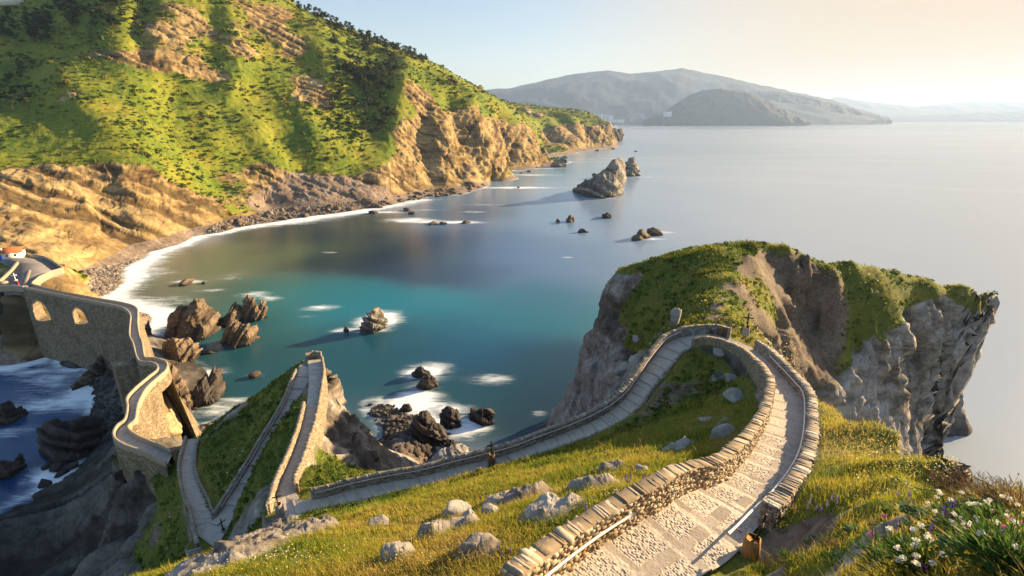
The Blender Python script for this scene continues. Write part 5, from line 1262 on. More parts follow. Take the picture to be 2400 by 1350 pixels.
TILT = (0.75, 0.15, 0.55)
loft_rock('sea_stack', 'tall grassy topped sea stack rising from a low western end to a sheer face', [(1345,446),(1352,432),(1375,420),(1390,413),(1402,405),(1415,394),(1425,382),(1438,373),(1450,376),(1456,392),(1459,425),(1459,450)], [(1345,450),(1375,462),(1410,466),(1440,462),(1459,455)], 0.42, M_RKL, seed=1, n=150, m=90, rough=0.8, cat='sea stack', bedp=0.06)
loft_rock('sea_stack', 'smaller pointed sea stack standing just behind the tall grassy topped one', [(1456,404),(1462,386),(1472,371),(1483,369),(1489,384),(1496,399),(1499,412)], [(1456,412),(1480,414),(1499,412)], 0.55, M_RKL, seed=2, rough=0.8, cat='sea stack', bedp=0.07)
loft_rock('sea_stack', 'wedge shaped dark rock with a pale sheer side near the foot of the far cliffs', [(1289,388),(1300,376),(1318,367),(1328,364),(1329,378),(1327,391)], [(1289,390),(1310,392),(1327,391)], 0.5, M_RKL, seed=3, rough=0.8, cat='sea stack')
loft_rock('shore_rock', 'blocky sunlit rock mass leaning on the far cliff foot left of the wedge rock', [(1240,372),(1243,354),(1258,346),(1274,348),(1282,358),(1283,373)], [(1240,375),(1262,376),(1283,374)], 0.6, M_RKB, seed=4, bedn=TILT)
loft_rock('shore_rock', 'rounded knob of rock off the very end of the cape', [(1420,331),(1424,306),(1440,299),(1453,303),(1460,318),(1459,331)], [(1420,331),(1440,332),(1459,331)], 0.5, M_RKB, seed=5, bedn=TILT)
loft_rock('shore_rock', 'dark rounded buttress rock at the cliff foot behind the blocky one', [(1190,366),(1200,352),(1214,346),(1230,354),(1238,372)], [(1190,372),(1215,378),(1238,376)], 0.6, M_RKB, seed=6, bedn=TILT)
loft_rock('shore_rock', 'low flat reef at the foot of the tilted slab cliff', [(1150,388),(1175,380),(1195,382),(1215,388)], [(1150,390),(1180,392),(1215,390)], 0.5, M_RKD, seed=7)
loft_rock('sea_rock', 'squat pale rock, the larger of two side by side in the open bay', [(1327,519),(1331,508),(1338,503),(1345,509),(1347,519)], [(1327,519),(1337,522),(1347,519)], 0.8, M_RKB, seed=8)
loft_rock('sea_rock', 'tiny rock just left of the squat pale one in the open bay', [(1303,518),(1306,511),(1311,516),(1314,519)], [(1303,520),(1314,520)], 0.8, M_RKB, seed=9, n=40, m=30)
loft_rock('sea_rock', 'dark rock on its own in the open bay below the tall stack', [(1410,504),(1418,500),(1423,497),(1429,500),(1434,510)], [(1410,509),(1422,513),(1434,511)], 0.8, M_RKD, seed=10)
loft_rock('sea_rock', 'small two peaked rock between the squat pale rock and the misty pair', [(1355,543),(1360,535),(1364,538),(1368,534),(1373,540),(1380,543)], [(1355,546),(1366,546),(1380,545)], 0.7, M_RKD, seed=11, n=50, m=36)
loft_rock('sea_rock', 'pointed brown rock in the mist, front one of a pair above the headland', [(1480,563),(1492,549),(1503,538),(1512,546),(1524,553)], [(1480,565),(1500,564),(1524,557)], 0.7, M_RKB, seed=12)
loft_rock('sea_rock', 'broad humped rock, rear one of the misty pair above the headland', [(1511,546),(1522,534),(1530,532),(1541,536),(1552,545),(1554,551)], [(1511,552),(1532,553),(1554,552)], 0.7, M_RKB, seed=13)
loft_rock('sea_rock', 'big dark bedded rock with a mossy tip beside the causeway shore', [(397,792),(405,768),(420,742),(440,722),(462,711),(478,700),(492,702),(500,716),(513,722),(517,748),(515,768)], [(397,797),(440,803),(480,797),(517,772)], 0.55, M_RKB, seed=14, bedn=(0.80, 0.1, -0.45), bedp=0.05, n=150, m=90, rough=0.9)
loft_rock('sea_rock', 'low dark rock joining the big bedded rock to the tall slabs', [(512,768),(520,748),(535,737),(552,714),(563,707),(571,722),(576,748)], [(512,768),(545,765),(576,752)], 0.5, M_RKB, seed=15, bedn=(0.8, .1, -.45), bedp=0.06)
loft_rock('sea_rock', 'upright split slabs of bedded rock standing in white surf', [(570,748),(580,706),(593,695),(606,699),(611,720),(618,706),(626,710),(628,735)], [(570,756),(600,754),(628,744)], 0.5, M_RKB, seed=16, bedn=(0.85, .1, -.4), bedp=0.07, n=110, m=70)
loft_rock('sea_rock', 'tilted slab rock lying in front of the upright split slabs', [(518,798),(535,776),(560,754),(588,762),(600,766),(608,760),(611,775),(606,790)], [(518,803),(550,817),(585,810),(611,785)], 0.45, M_RKB, seed=17, bedn=(0.8, .1, -.45), bedp=0.06, n=110, m=70)
loft_rock('sea_rock', 'brown bedded rock slab nearest the kink of the causeway', [(388,838),(394,806),(420,795),(452,796),(476,816),(472,832)], [(388,848),(425,860),(460,846),(476,830)], 0.6, M_RKB, seed=18, bedn=(0.8, .1, -.45), bedp=0.06, n=100, m=60)
loft_rock('sea_rock', 'dark twin humped rock beside the golden rock face, facing the ramps', [(446,945),(455,920),(474,893),(492,881),(500,888),(515,862),(530,868),(535,890),(528,915)], [(446,955),(485,953),(515,935),(535,905)], 0.6, M_RKD, seed=19, bedn=(0.7, .2, -.6), bedp=0.09, n=110, m=70)
loft_rock('shore_rock', 'rounded brown bedded rock behind the golden rock face', [(392,880),(400,856),(420,850),(440,872),(448,905),(448,940)], [(392,960),(425,968),(448,955)], 0.7, M_RKB, seed=20, bedn=(0.5, .2, -.8), bedp=0.06, z0=1.0)
loft_rock('rock_face', 'golden sunlit rock face under the causeway wall, above the shingle cove', [(300,1000),(318,972),(338,944),(360,915),(388,888),(402,892),(416,925),(428,962),(436,1000),(434,1030)], [(300,1034),(350,1055),(400,1072),(434,1046)], 0.8, M_RKY, seed=21, z0=6.0, n=130, m=80, rough=0.30, bedn=(0.75, 0.2, 0.5), bedp=0.05, power=0.6)
loft_rock('sea_rock', 'thin fin of rock in the shallow water right of the causeway bend', [(338,785),(346,765),(362,744),(366,752),(358,782)], [(338,790),(358,788),(366,775)], 0.5, M_RKD, seed=22, n=50, m=36)
loft_rock('sea_rock', 'pale rock ringed with white surf in the middle of the bay', [(848,772),(853,752),(868,737),(884,723),(898,727),(907,744),(905,764)], [(848,778),(875,782),(905,768)], 0.5, M_RKL, seed=23, rough=1.2)
loft_rock('sea_rock', 'little spike of rock left of the surf ringed pale rock', [(806,775),(812,762),(818,774)], [(806,779),(818,779)], 0.8, M_RKD, seed=24, n=40, m=30)
loft_rock('sea_rock', 'jagged dark rock in foam, upper one of two near the shingle cove', [(966,880),(976,864),(988,857),(997,866),(1008,870),(1011,882)], [(966,884),(990,888),(1011,884)], 0.6, M_RKD, seed=25)
loft_rock('sea_rock', 'jagged dark rock in foam, lower one of two near the shingle cove', [(980,905),(992,886),(1006,878),(1022,886),(1026,902)], [(980,912),(1004,915),(1026,906)], 0.6, M_RKD, seed=26)
loft_rock('sea_rock', 'small dark boulder at the edge of the surf left of the big black rock', [(938,960),(948,949),(960,948),(965,962)], [(938,966),(952,967),(965,964)], 0.8, M_RKD, seed=27, n=50, m=40)
loft_rock('shore_rock', 'big black rock mass at the shingle cove under the stair wall', [(950,1030),(960,1002),(985,972),(1004,966),(1018,985),(1032,1005),(1046,1032)], [(950,1040),(990,1052),(1046,1040)], 0.7, M_RKD, seed=28, n=110, m=70, z0=0.5)
loft_rock('sea_rock', 'upright black rock in the surf right of the big black mass', [(1032,998),(1038,964),(1050,951),(1066,956),(1077,972),(1080,995)], [(1032,1004),(1058,1008),(1080,1000)], 0.7, M_RKD, seed=29)
loft_rock('sea_rock', 'wide low black rock on the seaward side of the shingle cove', [(1100,974),(1106,962),(1128,957),(1152,964),(1163,976),(1158,990)], [(1100,984),(1130,1000),(1160,993)], 0.6, M_RKD, seed=30)
loft_rock('sea_rock', 'small black boulder in foam close above the stair wall', [(1042,1046),(1050,1031),(1064,1030),(1071,1046)], [(1042,1052),(1058,1056),(1071,1050)], 0.8, M_RKD, seed=31, n=50, m=40)
loft_rock('shore_rock', 'smooth grey slab of rock touching the outside of the stair wall', [(1012,1086),(1030,1066),(1060,1052),(1088,1046),(1098,1058)], [(1012,1092),(1060,1084),(1098,1066)], 0.6, M_RKG, seed=32, z0=0.5, rough=0.5)
loft_rock('sea_rock', 'jagged wet rock in the dark western inlet, the farther of two at the picture edge', [(-25,990),(5,962),(22,945),(38,940),(48,956),(60,950),(62,968)], [(-25,1000),(20,996),(62,972)], 0.5, M_RKD, seed=33)
loft_rock('sea_rock', 'notched black rock in the dark western inlet, the nearer of two at the picture edge', [(-25,1120),(5,1090),(20,1078),(36,1092),(50,1070),(62,1060),(60,1085)], [(-25,1132),(20,1122),(60,1095)], 0.5, M_RKD, seed=34)
loft_rock('shore_rock', 'broad dark rock shelf on the west side of the platform', [(92,1062),(128,1005),(165,990),(205,982),(250,972),(275,990),(250,1020)], [(92,1075),(140,1090),(200,1070),(275,1020)], 0.5, M_RKD, seed=35, n=110, m=70)
loft_rock('shore_rock', 'long tilted rock slab leaning against the foot of the causeway from the west', [(170,905),(210,870),(250,832),(290,800),(305,800),(300,830)], [(170,912),(235,890),(305,850)], 0.25, M_RKB, seed=36, bedn=(0.6, 0.5, 0.6), bedp=0.05, z0=0.5, rough=0.5)
for k, (u, v, s_, lab) in enumerate([(118,806,2.6,'flat wet boulder at the foot of the causeway, under the first arch'),(150,822,2.2,'squared boulder at the water edge below the causeway, between the arches'),(188,836,2.6,'slab boulder at the water edge below the second arch'),(215,826,2.0,'small brown boulder right of the slab below the second arch'),(92,800,2.0,'mossy boulder under the left end of the causeway wall'),
    (490,826,1.9,'single round boulder in the water right of the causeway kink slab'),(438,662,3.2,'low rock awash in surf near the middle of the beach'),(478,664,1.4,'tiny rock awash right of the low beach rock'),(598,880,1.7,'small boulder awash in open water above the green spur'),(545,965,0.9,'small boulder at the tip of the shingle behind the spur'),
    (118,1090,1.5,'oval rock in the inlet channel, farthest left of a small cluster'),(137,1096,1.9,'oval rock in the inlet channel, the largest of a small cluster'),(168,1092,1.6,'oval rock in the inlet channel next to the tilted slope'),(142,1112,1.3,'oval rock in the inlet channel, nearest to the slope foot'),(105,1132,1.4,'half sunk rock at the foot of the dark slope'),
    (872,498,4.0,'dark boulder in the white surf at the east end of the boulder beach'),(952,492,4.2,'brown boulder offshore in the first line of surf'),(966,501,3.0,'flat boulder just right of the brown offshore one'),(1016,524,3.6,'low reef rock at the west end of the big foam patch'),(1040,524,3.2,'low reef rock in the middle of the big foam patch'),(1092,521,3.4,'low reef rock at the east end of the big foam patch'),
    (1240,402,3.6,'low rock awash below the wedge rock'),(1222,406,2.8,'small reef rock west of the one below the wedge rock'),(1215,440,2.4,'dark rock in bright foam off the cliff foot'),(1437,349,5.0,'flat reef off the end of the cape'),(1490,355,4.2,'small lone rock far out beyond the cape'),(1400,353,5.0,'rocky ledge at the water line below the cape')]):
    boulder('sea_rock', lab, at_z(u, v, 0.15 * s_), s_ * 1.15, 50 + k, M_RKD if k in (0, 1, 4, 10, 11, 12, 13, 14) else M_RKB, rot=k * 1.3, flat=(1, .75, .55))
# outcrops and the standing stone on the islet
q = on_islet(1584, 770); boulder('standing_stone', 'big upright grey boulder with an orange lichen side behind the stair wall', q + np.array([0, 0.3, 1.0]), (0.95, 0.75, 1.5), 97, M_RKG, 0.4, cat='boulder', flat=(.8, .7, .9))
for k, (u, v, s_, lab) in enumerate([(885,1226,0.50,'lone grey boulder in the yellow grass above the brow'),(1070,1205,0.80,'rounded pale boulder, the larger of a touching pair in the meadow'),(1100,1212,0.50,'smaller boulder touching the rounded pale one in the meadow'),(1148,1200,0.5,'squat grey boulder beside the dark outcrop in the meadow'),(1580,1055,0.75,'pale angular boulder in the grass bowl inside the path bend'),(1500,1100,0.45,'brown boulder near the purple flowers in the meadow'),(1690,830,0.75,'round pale boulder at the foot of the inner bend wall'),
    (1600,1058,0.5,'low pale boulder beside the angular one in the grass bowl'),(1700,1020,0.8,'grey block fallen at the foot of the retaining wall'),(1660,990,0.6,'flat pale stone in the dry grass of the bowl'),(1740,1290,0.26,'broken slab lying at the right edge of the cobbled path'),(1715,890,0.9,'pale rock ledge under the tall inner wall'),(1722,930,0.9,'broken grey rock stacked below the inner wall'),(1500,795,1.3,'white rock ledge on the headland slope by the stair wall'),(1465,870,2.0,'cracked white rock beside the upper stairs on the sea side')]):
    q = on_islet(u, v); boulder('boulder', lab, q + np.array([0, 0, 0.05 * s_]), s_ * (0.85 if v > 1080 else 1.05), 120 + k, M_RKG, rot=k * 0.9, cat='boulder', flat=(1, .75, .6))
print('objects %.1fs' % (time.time() - T0))

# ------------------------------------------------------------------ leaves, grass and trees
def leaf_mat(name, ramp, transl=0.35, rough=0.7):
    t = NT(name); c = t.ramp(t.attr('hue'), ramp)
    t.done(c, rough, None, 0.2)
    tr = t.n('BsdfTranslucent'); t.set(tr.inputs['Color'], c); mx = t.n('MixShader'); mx.inputs[0].default_value = transl
    t.t.links.new(t.b.outputs[0], mx.inputs[1]); t.t.links.new(tr.outputs[0], mx.inputs[2]); t.t.links.new(mx.outputs[0], t.out.inputs['Surface'])
    return t.m
M_GRASS = leaf_mat('grass_blades', [(0.0, (0.04, 0.08, 0.012)), (0.3, (0.10, 0.16, 0.018)), (0.55, (0.23, 0.245, 0.024)), (0.8, (0.36, 0.29, 0.04)), (1.0, (0.40, 0.29, 0.10))], 0.42)
M_SCRUB = leaf_mat('scrub_leaves', [(0.0, (0.022, 0.040, 0.009)), (0.3, (0.05, 0.09, 0.013)), (0.55, (0.12, 0.155, 0.017)), (0.8, (0.21, 0.195, 0.026)), (1.0, (0.23, 0.135, 0.035))], 0.4)
M_PINE = leaf_mat('pine_needles', [(0.0, (0.012, 0.026, 0.010)), (0.5, (0.035, 0.062, 0.018)), (1.0, (0.085, 0.105, 0.028))], 0.2)
M_LEAF = leaf_mat('green_leaves', [(0.0, (0.02, 0.045, 0.010)), (0.4, (0.045, 0.10, 0.018)), (0.75, (0.085, 0.15, 0.035)), (1.0, (0.14, 0.19, 0.05))], 0.35)
M_SEAL = leaf_mat('blue_green_leaves', [(0.0, (0.03, 0.075, 0.04)), (0.5, (0.06, 0.13, 0.07)), (1.0, (0.12, 0.20, 0.11))], 0.3)
M_DRY = leaf_mat('dry_stems', [(0.0, (0.09, 0.06, 0.035)), (0.5, (0.20, 0.14, 0.085)), (1.0, (0.34, 0.26, 0.17))], 0.25)
M_BARK = plain('pine_bark', (0.12, 0.075, 0.05), 0.9, 0, 0.3, 3)

def quads(cen, nrm_dir, wid, hei, roll=None):
    """one small leaf quad per centre"""
    N = len(cen); a = rng.normal(size=(N, 3)); n_ = nrm_dir / (np.linalg.norm(nrm_dir, axis=1, keepdims=True) + 1e-9)
    x = np.cross(n_, a); x /= np.linalg.norm(x, axis=1, keepdims=True) + 1e-9; y = np.cross(n_, x)
    w = np.asarray(wid)[:, None]; h = np.asarray(hei)[:, None]
    co = np.stack([cen - x * w, cen - y * h, cen + x * w, cen + y * h], 1)
    return co.reshape(-1, 3), (np.arange(N * 4).reshape(N, 4))

def blades(base, h, w, lean, nrm=None):
    """bent tapering blade: 5 vertices, 2 faces (quad + tip)"""
    N = len(base); th = rng.uniform(0, 2 * np.pi, N); sx = np.stack([np.cos(th), np.sin(th), 0 * th], 1)
    up = np.array([[0, 0, 1.0]]) if nrm is None else nrm
    d = lean
    h = np.asarray(h)[:, None]; w = np.asarray(w)[:, None]
    p0 = base - sx * w; p1 = base + sx * w; m = base + up * h * 0.6 + d * h * 0.25; p2 = m + sx * w * 0.7; p3 = m - sx * w * 0.7; tip = base + up * h * 0.92 + d * h * 0.75
    co = np.stack([p0, p1, p2, p3, tip], 1).reshape(-1, 3); k = np.arange(N)[:, None] * 5
    return co, [k + np.array([[0, 1, 2, 3]]), k + np.array([[3, 2, 4]])]

def project(P):
    d = P - np.array([0, 0, CAMH]); zc = d[..., 1] * CP - d[..., 2] * SP; yc = d[..., 1] * SP + d[..., 2] * CP
    return 1200 + FPX * d[..., 0] / np.maximum(zc, 1e-3), 675 - FPX * yc / np.maximum(zc, 1e-3), zc

# ---- grass on the islet: one mass
flat = ISL_P.reshape(-1, 3); vg_ = ISL_VEG.ravel(); sl_ = ISL_SOIL.ravel(); pd_ = ISL_PD.ravel(); nn_ = ISL_N.reshape(-1, 3)
u_, v_, zc_ = project(flat)
ok = (vg_ > 0.46) & (sl_ < 0.75) & (pd_ > 0.62) & (zc_ > 1.5) & (zc_ < 125) & (u_ > -120) & (u_ < 2520) & (v_ > 450) & (v_ < 1500) & (flat[:, 2] > 4)
w_ = np.clip((vg_ - 0.4) * 4, 0.05, 1) * (1 - np.clip(sl_, 0, 0.9)) * np.clip(ISL_STEEP.ravel() * -0.5 + 1, 0.2, 1)
idx = np.where(ok)[0]; pr = w_[idx]; pr /= pr.sum()
NB = 330000
pick = rng.choice(idx, NB, p=pr)
rows_ = ISL_P.shape[1]
# jitter inside the cell by mixing with neighbours
j2 = np.minimum(pick + rows_, len(flat) - 1); j3 = np.minimum(pick + 1, len(flat) - 1); f1 = rng.uniform(0, 1, (NB, 1)); f2 = rng.uniform(0, 1, (NB, 1))
B = flat[pick] + (flat[j2] - flat[pick]) * f1 + (flat[j3] - flat[pick]) * f2
far_j = np.linalg.norm(B - flat[pick], axis=1) > 0.05 * zc_[pick]; B[far_j] = flat[pick][far_j]
zc = zc_[pick]
tuft = fbm(B / 1.3, 3) * 0.5 + fbm(B / 6.0 + 9, 3) * 0.6
h = np.clip(0.13 + 0.10 * rng.normal(size=NB) + 0.16 * tuft, 0.05, 0.5) * np.interp(zc, [2, 6, 15, 40, 110], [0.55, 0.75, 1.0, 1.4, 2.4])
w = np.maximum(0.0045, zc * 0.00062) * rng.uniform(0.7, 1.4, NB)
lean = rng.normal(0, 0.45, (NB, 3)) * np.array([1, 1, 0.1]) + np.array([-0.25, 0.1, 0])
co, fs = blades(B - np.array([0, 0, 0.02]), h, w, lean)
hue_patch = fbm(B / 9.0 + 31, 3)  # broad random patches in the grass hue
hue = np.clip(0.60 + 0.55 * fbm(B / 4.0 + 3, 3) + 0.45 * hue_patch + rng.normal(0, 0.13, NB) + 0.12 * np.clip((60 - zc) / 40, -0.6, 1) - 0.38 * (B[:, 0] < -8) * (B[:, 2] < 56), 0, 1)
g = mesh_np('grass', co, fs, M_GRASS, attrs=dict(hue=np.repeat(hue, 5))); tag(g, kind='stuff')
print('grass %.1fs' % (time.time() - T0))

# ---- low heath on the headland and slopes
def clumps(name, C, N_, rad, hue, mat, per=16, leaf=0.3, flatk=0.7):
    n = len(C); d = rng.normal(size=(n, per, 3)); d /= np.linalg.norm(d, axis=-1, keepdims=True); d[..., 2] = np.abs(d[..., 2])
    rr = rad[:, None, None] * rng.uniform(0.55, 1.05, (n, per, 1))
    p = C[:, None] + d * rr * np.array([1, 1, flatk]); dd = d + rng.normal(0, 0.5, d.shape)
    sz = np.repeat((rad * leaf)[:, None], per, 1) * rng.uniform(0.6, 1.4, (n, per))
    co, f = quads(p.reshape(-1, 3), dd.reshape(-1, 3), sz.ravel(), (sz * rng.uniform(0.5, 1, sz.shape)).ravel())
    hv = np.clip(hue[:, None] + rng.normal(0, 0.10, (n, per)), 0, 1)
    ob = mesh_np(name, co, f, mat, attrs=dict(hue=np.repeat(hv.ravel(), 4)), smooth=False); return tag(ob, kind='stuff')
ok2 = ok & (zc_ > 38) & (pd_ > 1.2); idx2 = np.where(ok2)[0]; dens = np.clip(0.5 + 1.2 * fbm(flat[idx2] / 7.0 + 77, 3), 0.02, 1); pk = rng.choice(idx2, 6500, p=dens / dens.sum())
C = flat[pk]; rad = rng.uniform(0.18, 0.5, len(pk)) * np.interp(zc_[pk], [40, 110], [0.7, 1.5])
hue = np.clip(0.50 + 0.55 * fbm(C / 5.0 + 3, 3) + rng.normal(0, 0.12, len(pk)), 0, 1)
clumps('heath', C, nn_[pk], rad, hue, M_SCRUB, 18, 0.34)

# ---- scrub on the mountain
mf = MAIN_P.reshape(-1, 3); mv = MAIN_VEG.ravel(); um, vm, zm = project(mf)
okm = (mv > 0.40) & (um > -80) & (um < 1500) & (vm > -60) & (vm < 720) & (zm > 200) & (mf[:, 2] > 6) & (np.hypot(mf[:, 0] + 185, mf[:, 1] - 182) > 26)
idm = np.where(okm)[0]; dens = np.clip(0.35 + 1.1 * fbm(mf[idm] / 45.0 + 11, 4), 0.03, 1); pk = rng.choice(idm, 30000, p=dens / dens.sum())
C = mf[pk]; zz = zm[pk]
rad = rng.gamma(2.2, 0.42, len(pk)) * np.interp(zz, [250, 600, 1500], [0.8, 1.35, 2.2])
big = fbm(C / 70.0 + 21, 3); hue = np.clip(0.52 + 0.75 * big + 0.4 * fbm(C / 14.0, 2) + rng.normal(0, 0.15, len(pk)) - 0.02 * rad, 0, 1)
clumps('scrub', C, None, rad, hue, M_SCRUB, 16, 0.40)
print('scrub %.1fs' % (time.time() - T0))

# ---- trees
def make_tree(kind, seed):
    r_ = np.random.default_rng(seed); H = 1.0
    root = empty('pine_tree'); 
    pts = np.array([(0, 0, -0.06), (0.01, 0, 0.25), (0.03 * r_.normal(), 0.03 * r_.normal(), 0.55), (0.05 * r_.normal(), 0.05 * r_.normal(), 0.86)])
    line = catmull(pts, 5); co, f, cp = tube(line, np.linspace(0.030, 0.010, len(line)), 7)
    cos, fs, k = [co], [f] + cp, len(co)
    cl = []
    nb = 11 if kind == 'umbrella' else 15
    for b_ in range(nb):
        t_ = r_.uniform(0.55, 0.95) if kind == 'umbrella' else r_.uniform(0.22, 0.98)
        a = r_.uniform(0, 2 * np.pi); base = np.array([np.interp(t_ * 0.86, line[:, 2], line[:, c]) for c in range(3)])
        L_ = (0.30 * r_.uniform(0.5, 1)) if kind == 'umbrella' else 0.30 * (1.12 - t_) * r_.uniform(0.7, 1.2) + 0.05
        end = base + np.array([math.cos(a) * L_, math.sin(a) * L_, 0.10 * r_.uniform(0.3, 1.3)])
        co, f, cp = tube(np.array([base, (base + end) / 2 + (0, 0, 0.015), end]), [0.010, 0.007, 0.003], 5)
        cos.append(co); fs += [f + k] + [c + k for c in cp]; k += len(co); cl.append((end, 0.10 + 0.05 * r_.uniform()))
        cl.append(((base + end) / 2, 0.07))
    cl.append((line[-1] + (0, 0, 0.05), 0.12))
    mesh_np('trunk', np.concatenate(cos), fs, M_BARK, root)
    cen, dr, sz, hu = [], [], [], []
    for c, rad in cl:
        n = 26; d = r_.normal(size=(n, 3)); d /= np.linalg.norm(d, axis=1)[:, None]
        cen.append(c + d * rad * r_.uniform(0.4, 1.0, (n, 1)) * np.array([1, 1, 0.62])); dr.append(d + r_.normal(0, .4, d.shape)); sz.append(r_.uniform(0.022, 0.05, n)); hu.append(np.clip(r_.normal(0.45, 0.2) + 0.2 * d[:, 2] + r_.normal(0, .12, n), 0, 1))
    sz = np.concatenate(sz); co, f = quads(np.concatenate(cen), np.concatenate(dr), sz, sz * 0.8)
    mesh_np('crown', co, f, M_PINE, root, dict(hue=np.repeat(np.concatenate(hu), 4)), smooth=False)
    return root
protos = [make_tree('umbrella', 1), make_tree('umbrella', 2), make_tree('cone', 3), make_tree('cone', 4), make_tree('umbrella', 5)]
used = set()
def place_tree(k, loc, size, label, group=None):
    p_ = protos[k]
    if k not in used: used.add(k); r_ = p_
    else:
        r_ = p_.copy(); COL.objects.link(r_)
        for c in p_.children:
            d = c.copy(); COL.objects.link(d); d.parent = r_
    r_.location = loc; r_.scale = (size * rng.uniform(0.9, 1.15),) * 2 + (size,); r_.rotation_euler = (0, 0, rng.uniform(0, 6.28))
    tag(r_, label, 'tree', group); return r_
def surf(u, v, dv=0.0):
    return hit(main, u, v, 180)
def crest(u, dvmax=60):
    """highest visible surface point of the mountain in the column u"""
    lo = None
    for v in np.arange(-60, 420, 3.0):
        q = hit(main, u, v, 180)
        if q is not None and q[1] > 200: return q, v
    return None, None
G1 = 'pines in the dense wood along the ridge'
for u in np.concatenate([np.arange(652, 1000, 9.5)]):
    q, v = crest(u)
    if q is None: continue
    for r_ in range(1 if u < 760 else 2):
        qq = hit(main, u + rng.uniform(-5, 5), v + 3 + r_ * rng.uniform(6, 16), 180)
        if qq is not None: place_tree(int(rng.integers(0, 5)), qq - np.array([0, 0, 1.0]), rng.uniform(10, 16), 'dark pine in the dense wood along the skyline of the ridge', G1)
G2 = 'pines in the wooded gully'
for k in range(95):
    u = rng.uniform(775, 955); v = rng.uniform(max(110, (u - 640) * 0.42 + 20), 330 - abs(u - 860) * 0.5)
    qq = hit(main, u, v, 180)
    if qq is not None and not (u > 930 and v > 190): place_tree(int(rng.integers(0, 5)), qq - np.array([0, 0, 1.0]), rng.uniform(10, 17), 'dark pine in the wooded gully below the ridge', G2)
G3 = 'trees in the dark valley wood'
for k in range(70):
    u = rng.uniform(0, 330); v = rng.uniform(8, 70) + (30 if u < 120 else 0)
    qq = hit(main, u, v, 180)
    if qq is not None: place_tree(int(rng.integers(0, 5)), qq - np.array([0, 0, 1.0]), rng.uniform(9, 15), 'dark tree in the shaded wood at the head of the valley', G3)
G4 = 'trees in the shaded hollow'
for k in range(26):
    qq = hit(main, rng.uniform(-10, 75), rng.uniform(140, 260), 180)
    if qq is not None: place_tree(int(rng.integers(0, 5)), qq - np.array([0, 0, 0.8]), rng.uniform(6, 10), 'dark bushy tree in the shaded hollow on the west slope', G4)
for k, (u, v, s_, lab) in enumerate([(1056,202,15,'tallest of three lone pines on the open crest, with a flat crown'),(1068,206,12,'middle one of three lone pines on the open crest'),(1089,222,11,'lowest of three lone pines, overhanging the cliff edge'),(1010,184,9,'wind bent pine at the end of the ridge wood, above the bare cliff'),(1030,196,8,'low pine between the ridge wood and the lone pines'),
    (1003,172,10,'pine at the very corner of the cliff edge'),(404,250,9,'small tree alone on the green slope under the crags'),(470,280,8,'thin tree on the green slope right of the small one under the crags'),(226,62,9,'yellowish tree at the edge of the valley wood'),(280,68,8,'round bush tree left of the crags'),
    (870,250,11,'sunlit pine on the near edge of the wooded gully'),(835,310,8,'bushy tree low in the wooded gully'),(945,205,9,'pine leaning from the cliff top beside the gully')]):
    qq = hit(main, u, v, 180)
    if qq is None: qq, _ = crest(u)
    if qq is not None: place_tree(k % 2 if k < 5 else int(rng.integers(0, 5)), qq - np.array([0, 0, 0.5]), s_, lab)
print('trees %.1fs' % (time.time() - T0))

# ---- shingle and boulders along the shore
GB = 'boulders along the boulder beach'
bp = [boulder_mesh('shore_boulder', 300 + k, M_RKB, 2, 11, (1, .8, .6)) for k in range(5)]
usedb = set()
nb = 0; tries = 0
while nb < 150 and tries < 3000:
    tries += 1
    u = rng.uniform(520, 1140); v0 = np.interp(u, [500, 650, 870, 950, 1080, 1150], [540, 515, 489, 474, 456, 428])
    v = v0 - rng.uniform(-3, 26) * np.interp(u, [520, 700, 1100], [0.5, 1, 0.7])
    q = hit(main, u, v, 180)
    if q is None or q[2] > 11: continue
    q[2] = max(q[2], 0.1)
    k = int(rng.integers(0, 5)); ob = bp[k] if k not in usedb else bp[k].copy()
    if k in usedb: COL.objects.link(ob)
    usedb.add(k); s_ = float(rng.gamma(2.5, 0.75)) + 0.6
    ob.location = q; ob.scale = (s_,) * 3; ob.rotation_euler = (rng.uniform(-.4, .4), rng.uniform(-.4, .4), rng.uniform(0, 6.28))
    tag(ob, 'brown boulder among the many on the boulder beach at the mountain foot', 'boulder', GB); nb += 1
def pebbles(name, C, size, mat):
    st = Stones(); n = len(C); th = rng.uniform(0, 6.28, n); AX = np.stack([np.cos(th), np.sin(th), 0 * th], 1); AY = np.stack([-np.sin(th), np.cos(th), 0 * th], 1)
    st.add(C, AX, AY, np.repeat(UPV[None], n, 0), size[:, None] * rng.uniform(0.6, 1.2, (n, 3)) * np.array([1, .8, .6]), 0.5, 0.13)
    ob = st.build(name, mat); tag(ob, kind='stuff'); return ob
M_PEB = stone_mat('shingle_stone', [(0.1, (0.07, 0.055, 0.048)), (0.5, (0.155, 0.125, 0.105)), (0.9, (0.30, 0.26, 0.22))], (0.36, 0.32, 0.28), 0.2, 0.5)
C = []
while len(C) < 5200:
    u = rng.uniform(150, 900); v = rng.uniform(470, 740); q = hit(main, u, v, 180)
    if q is not None and 0.15 < q[2] < 5.5 and q[0] > -225: C.append(q)
C = np.array(C); pebbles('shingle', C, rng.gamma(2.0, 0.17, len(C)) + 0.16, M_PEB)
C = []
while len(C) < 2600:
    zone = rng.integers(0, 3)
    u, v = [(rng.uniform(395, 590), rng.uniform(955, 1060)), (rng.uniform(835, 1080), rng.uniform(950, 1085)), (rng.uniform(215, 300), rng.uniform(880, 1040))][zone]
    q = hit(islet, u, v, 20)
    if q is not None and -0.3 < q[2] < 6.5: C.append(q)
C = np.array(C); M_PEBD = stone_mat('dark_shingle_stone', [(0.1, (0.02, 0.017, 0.016)), (0.5, (0.055, 0.046, 0.042)), (0.9, (0.14, 0.115, 0.10))], (0.20, 0.17, 0.15), 0.15, 0.5)
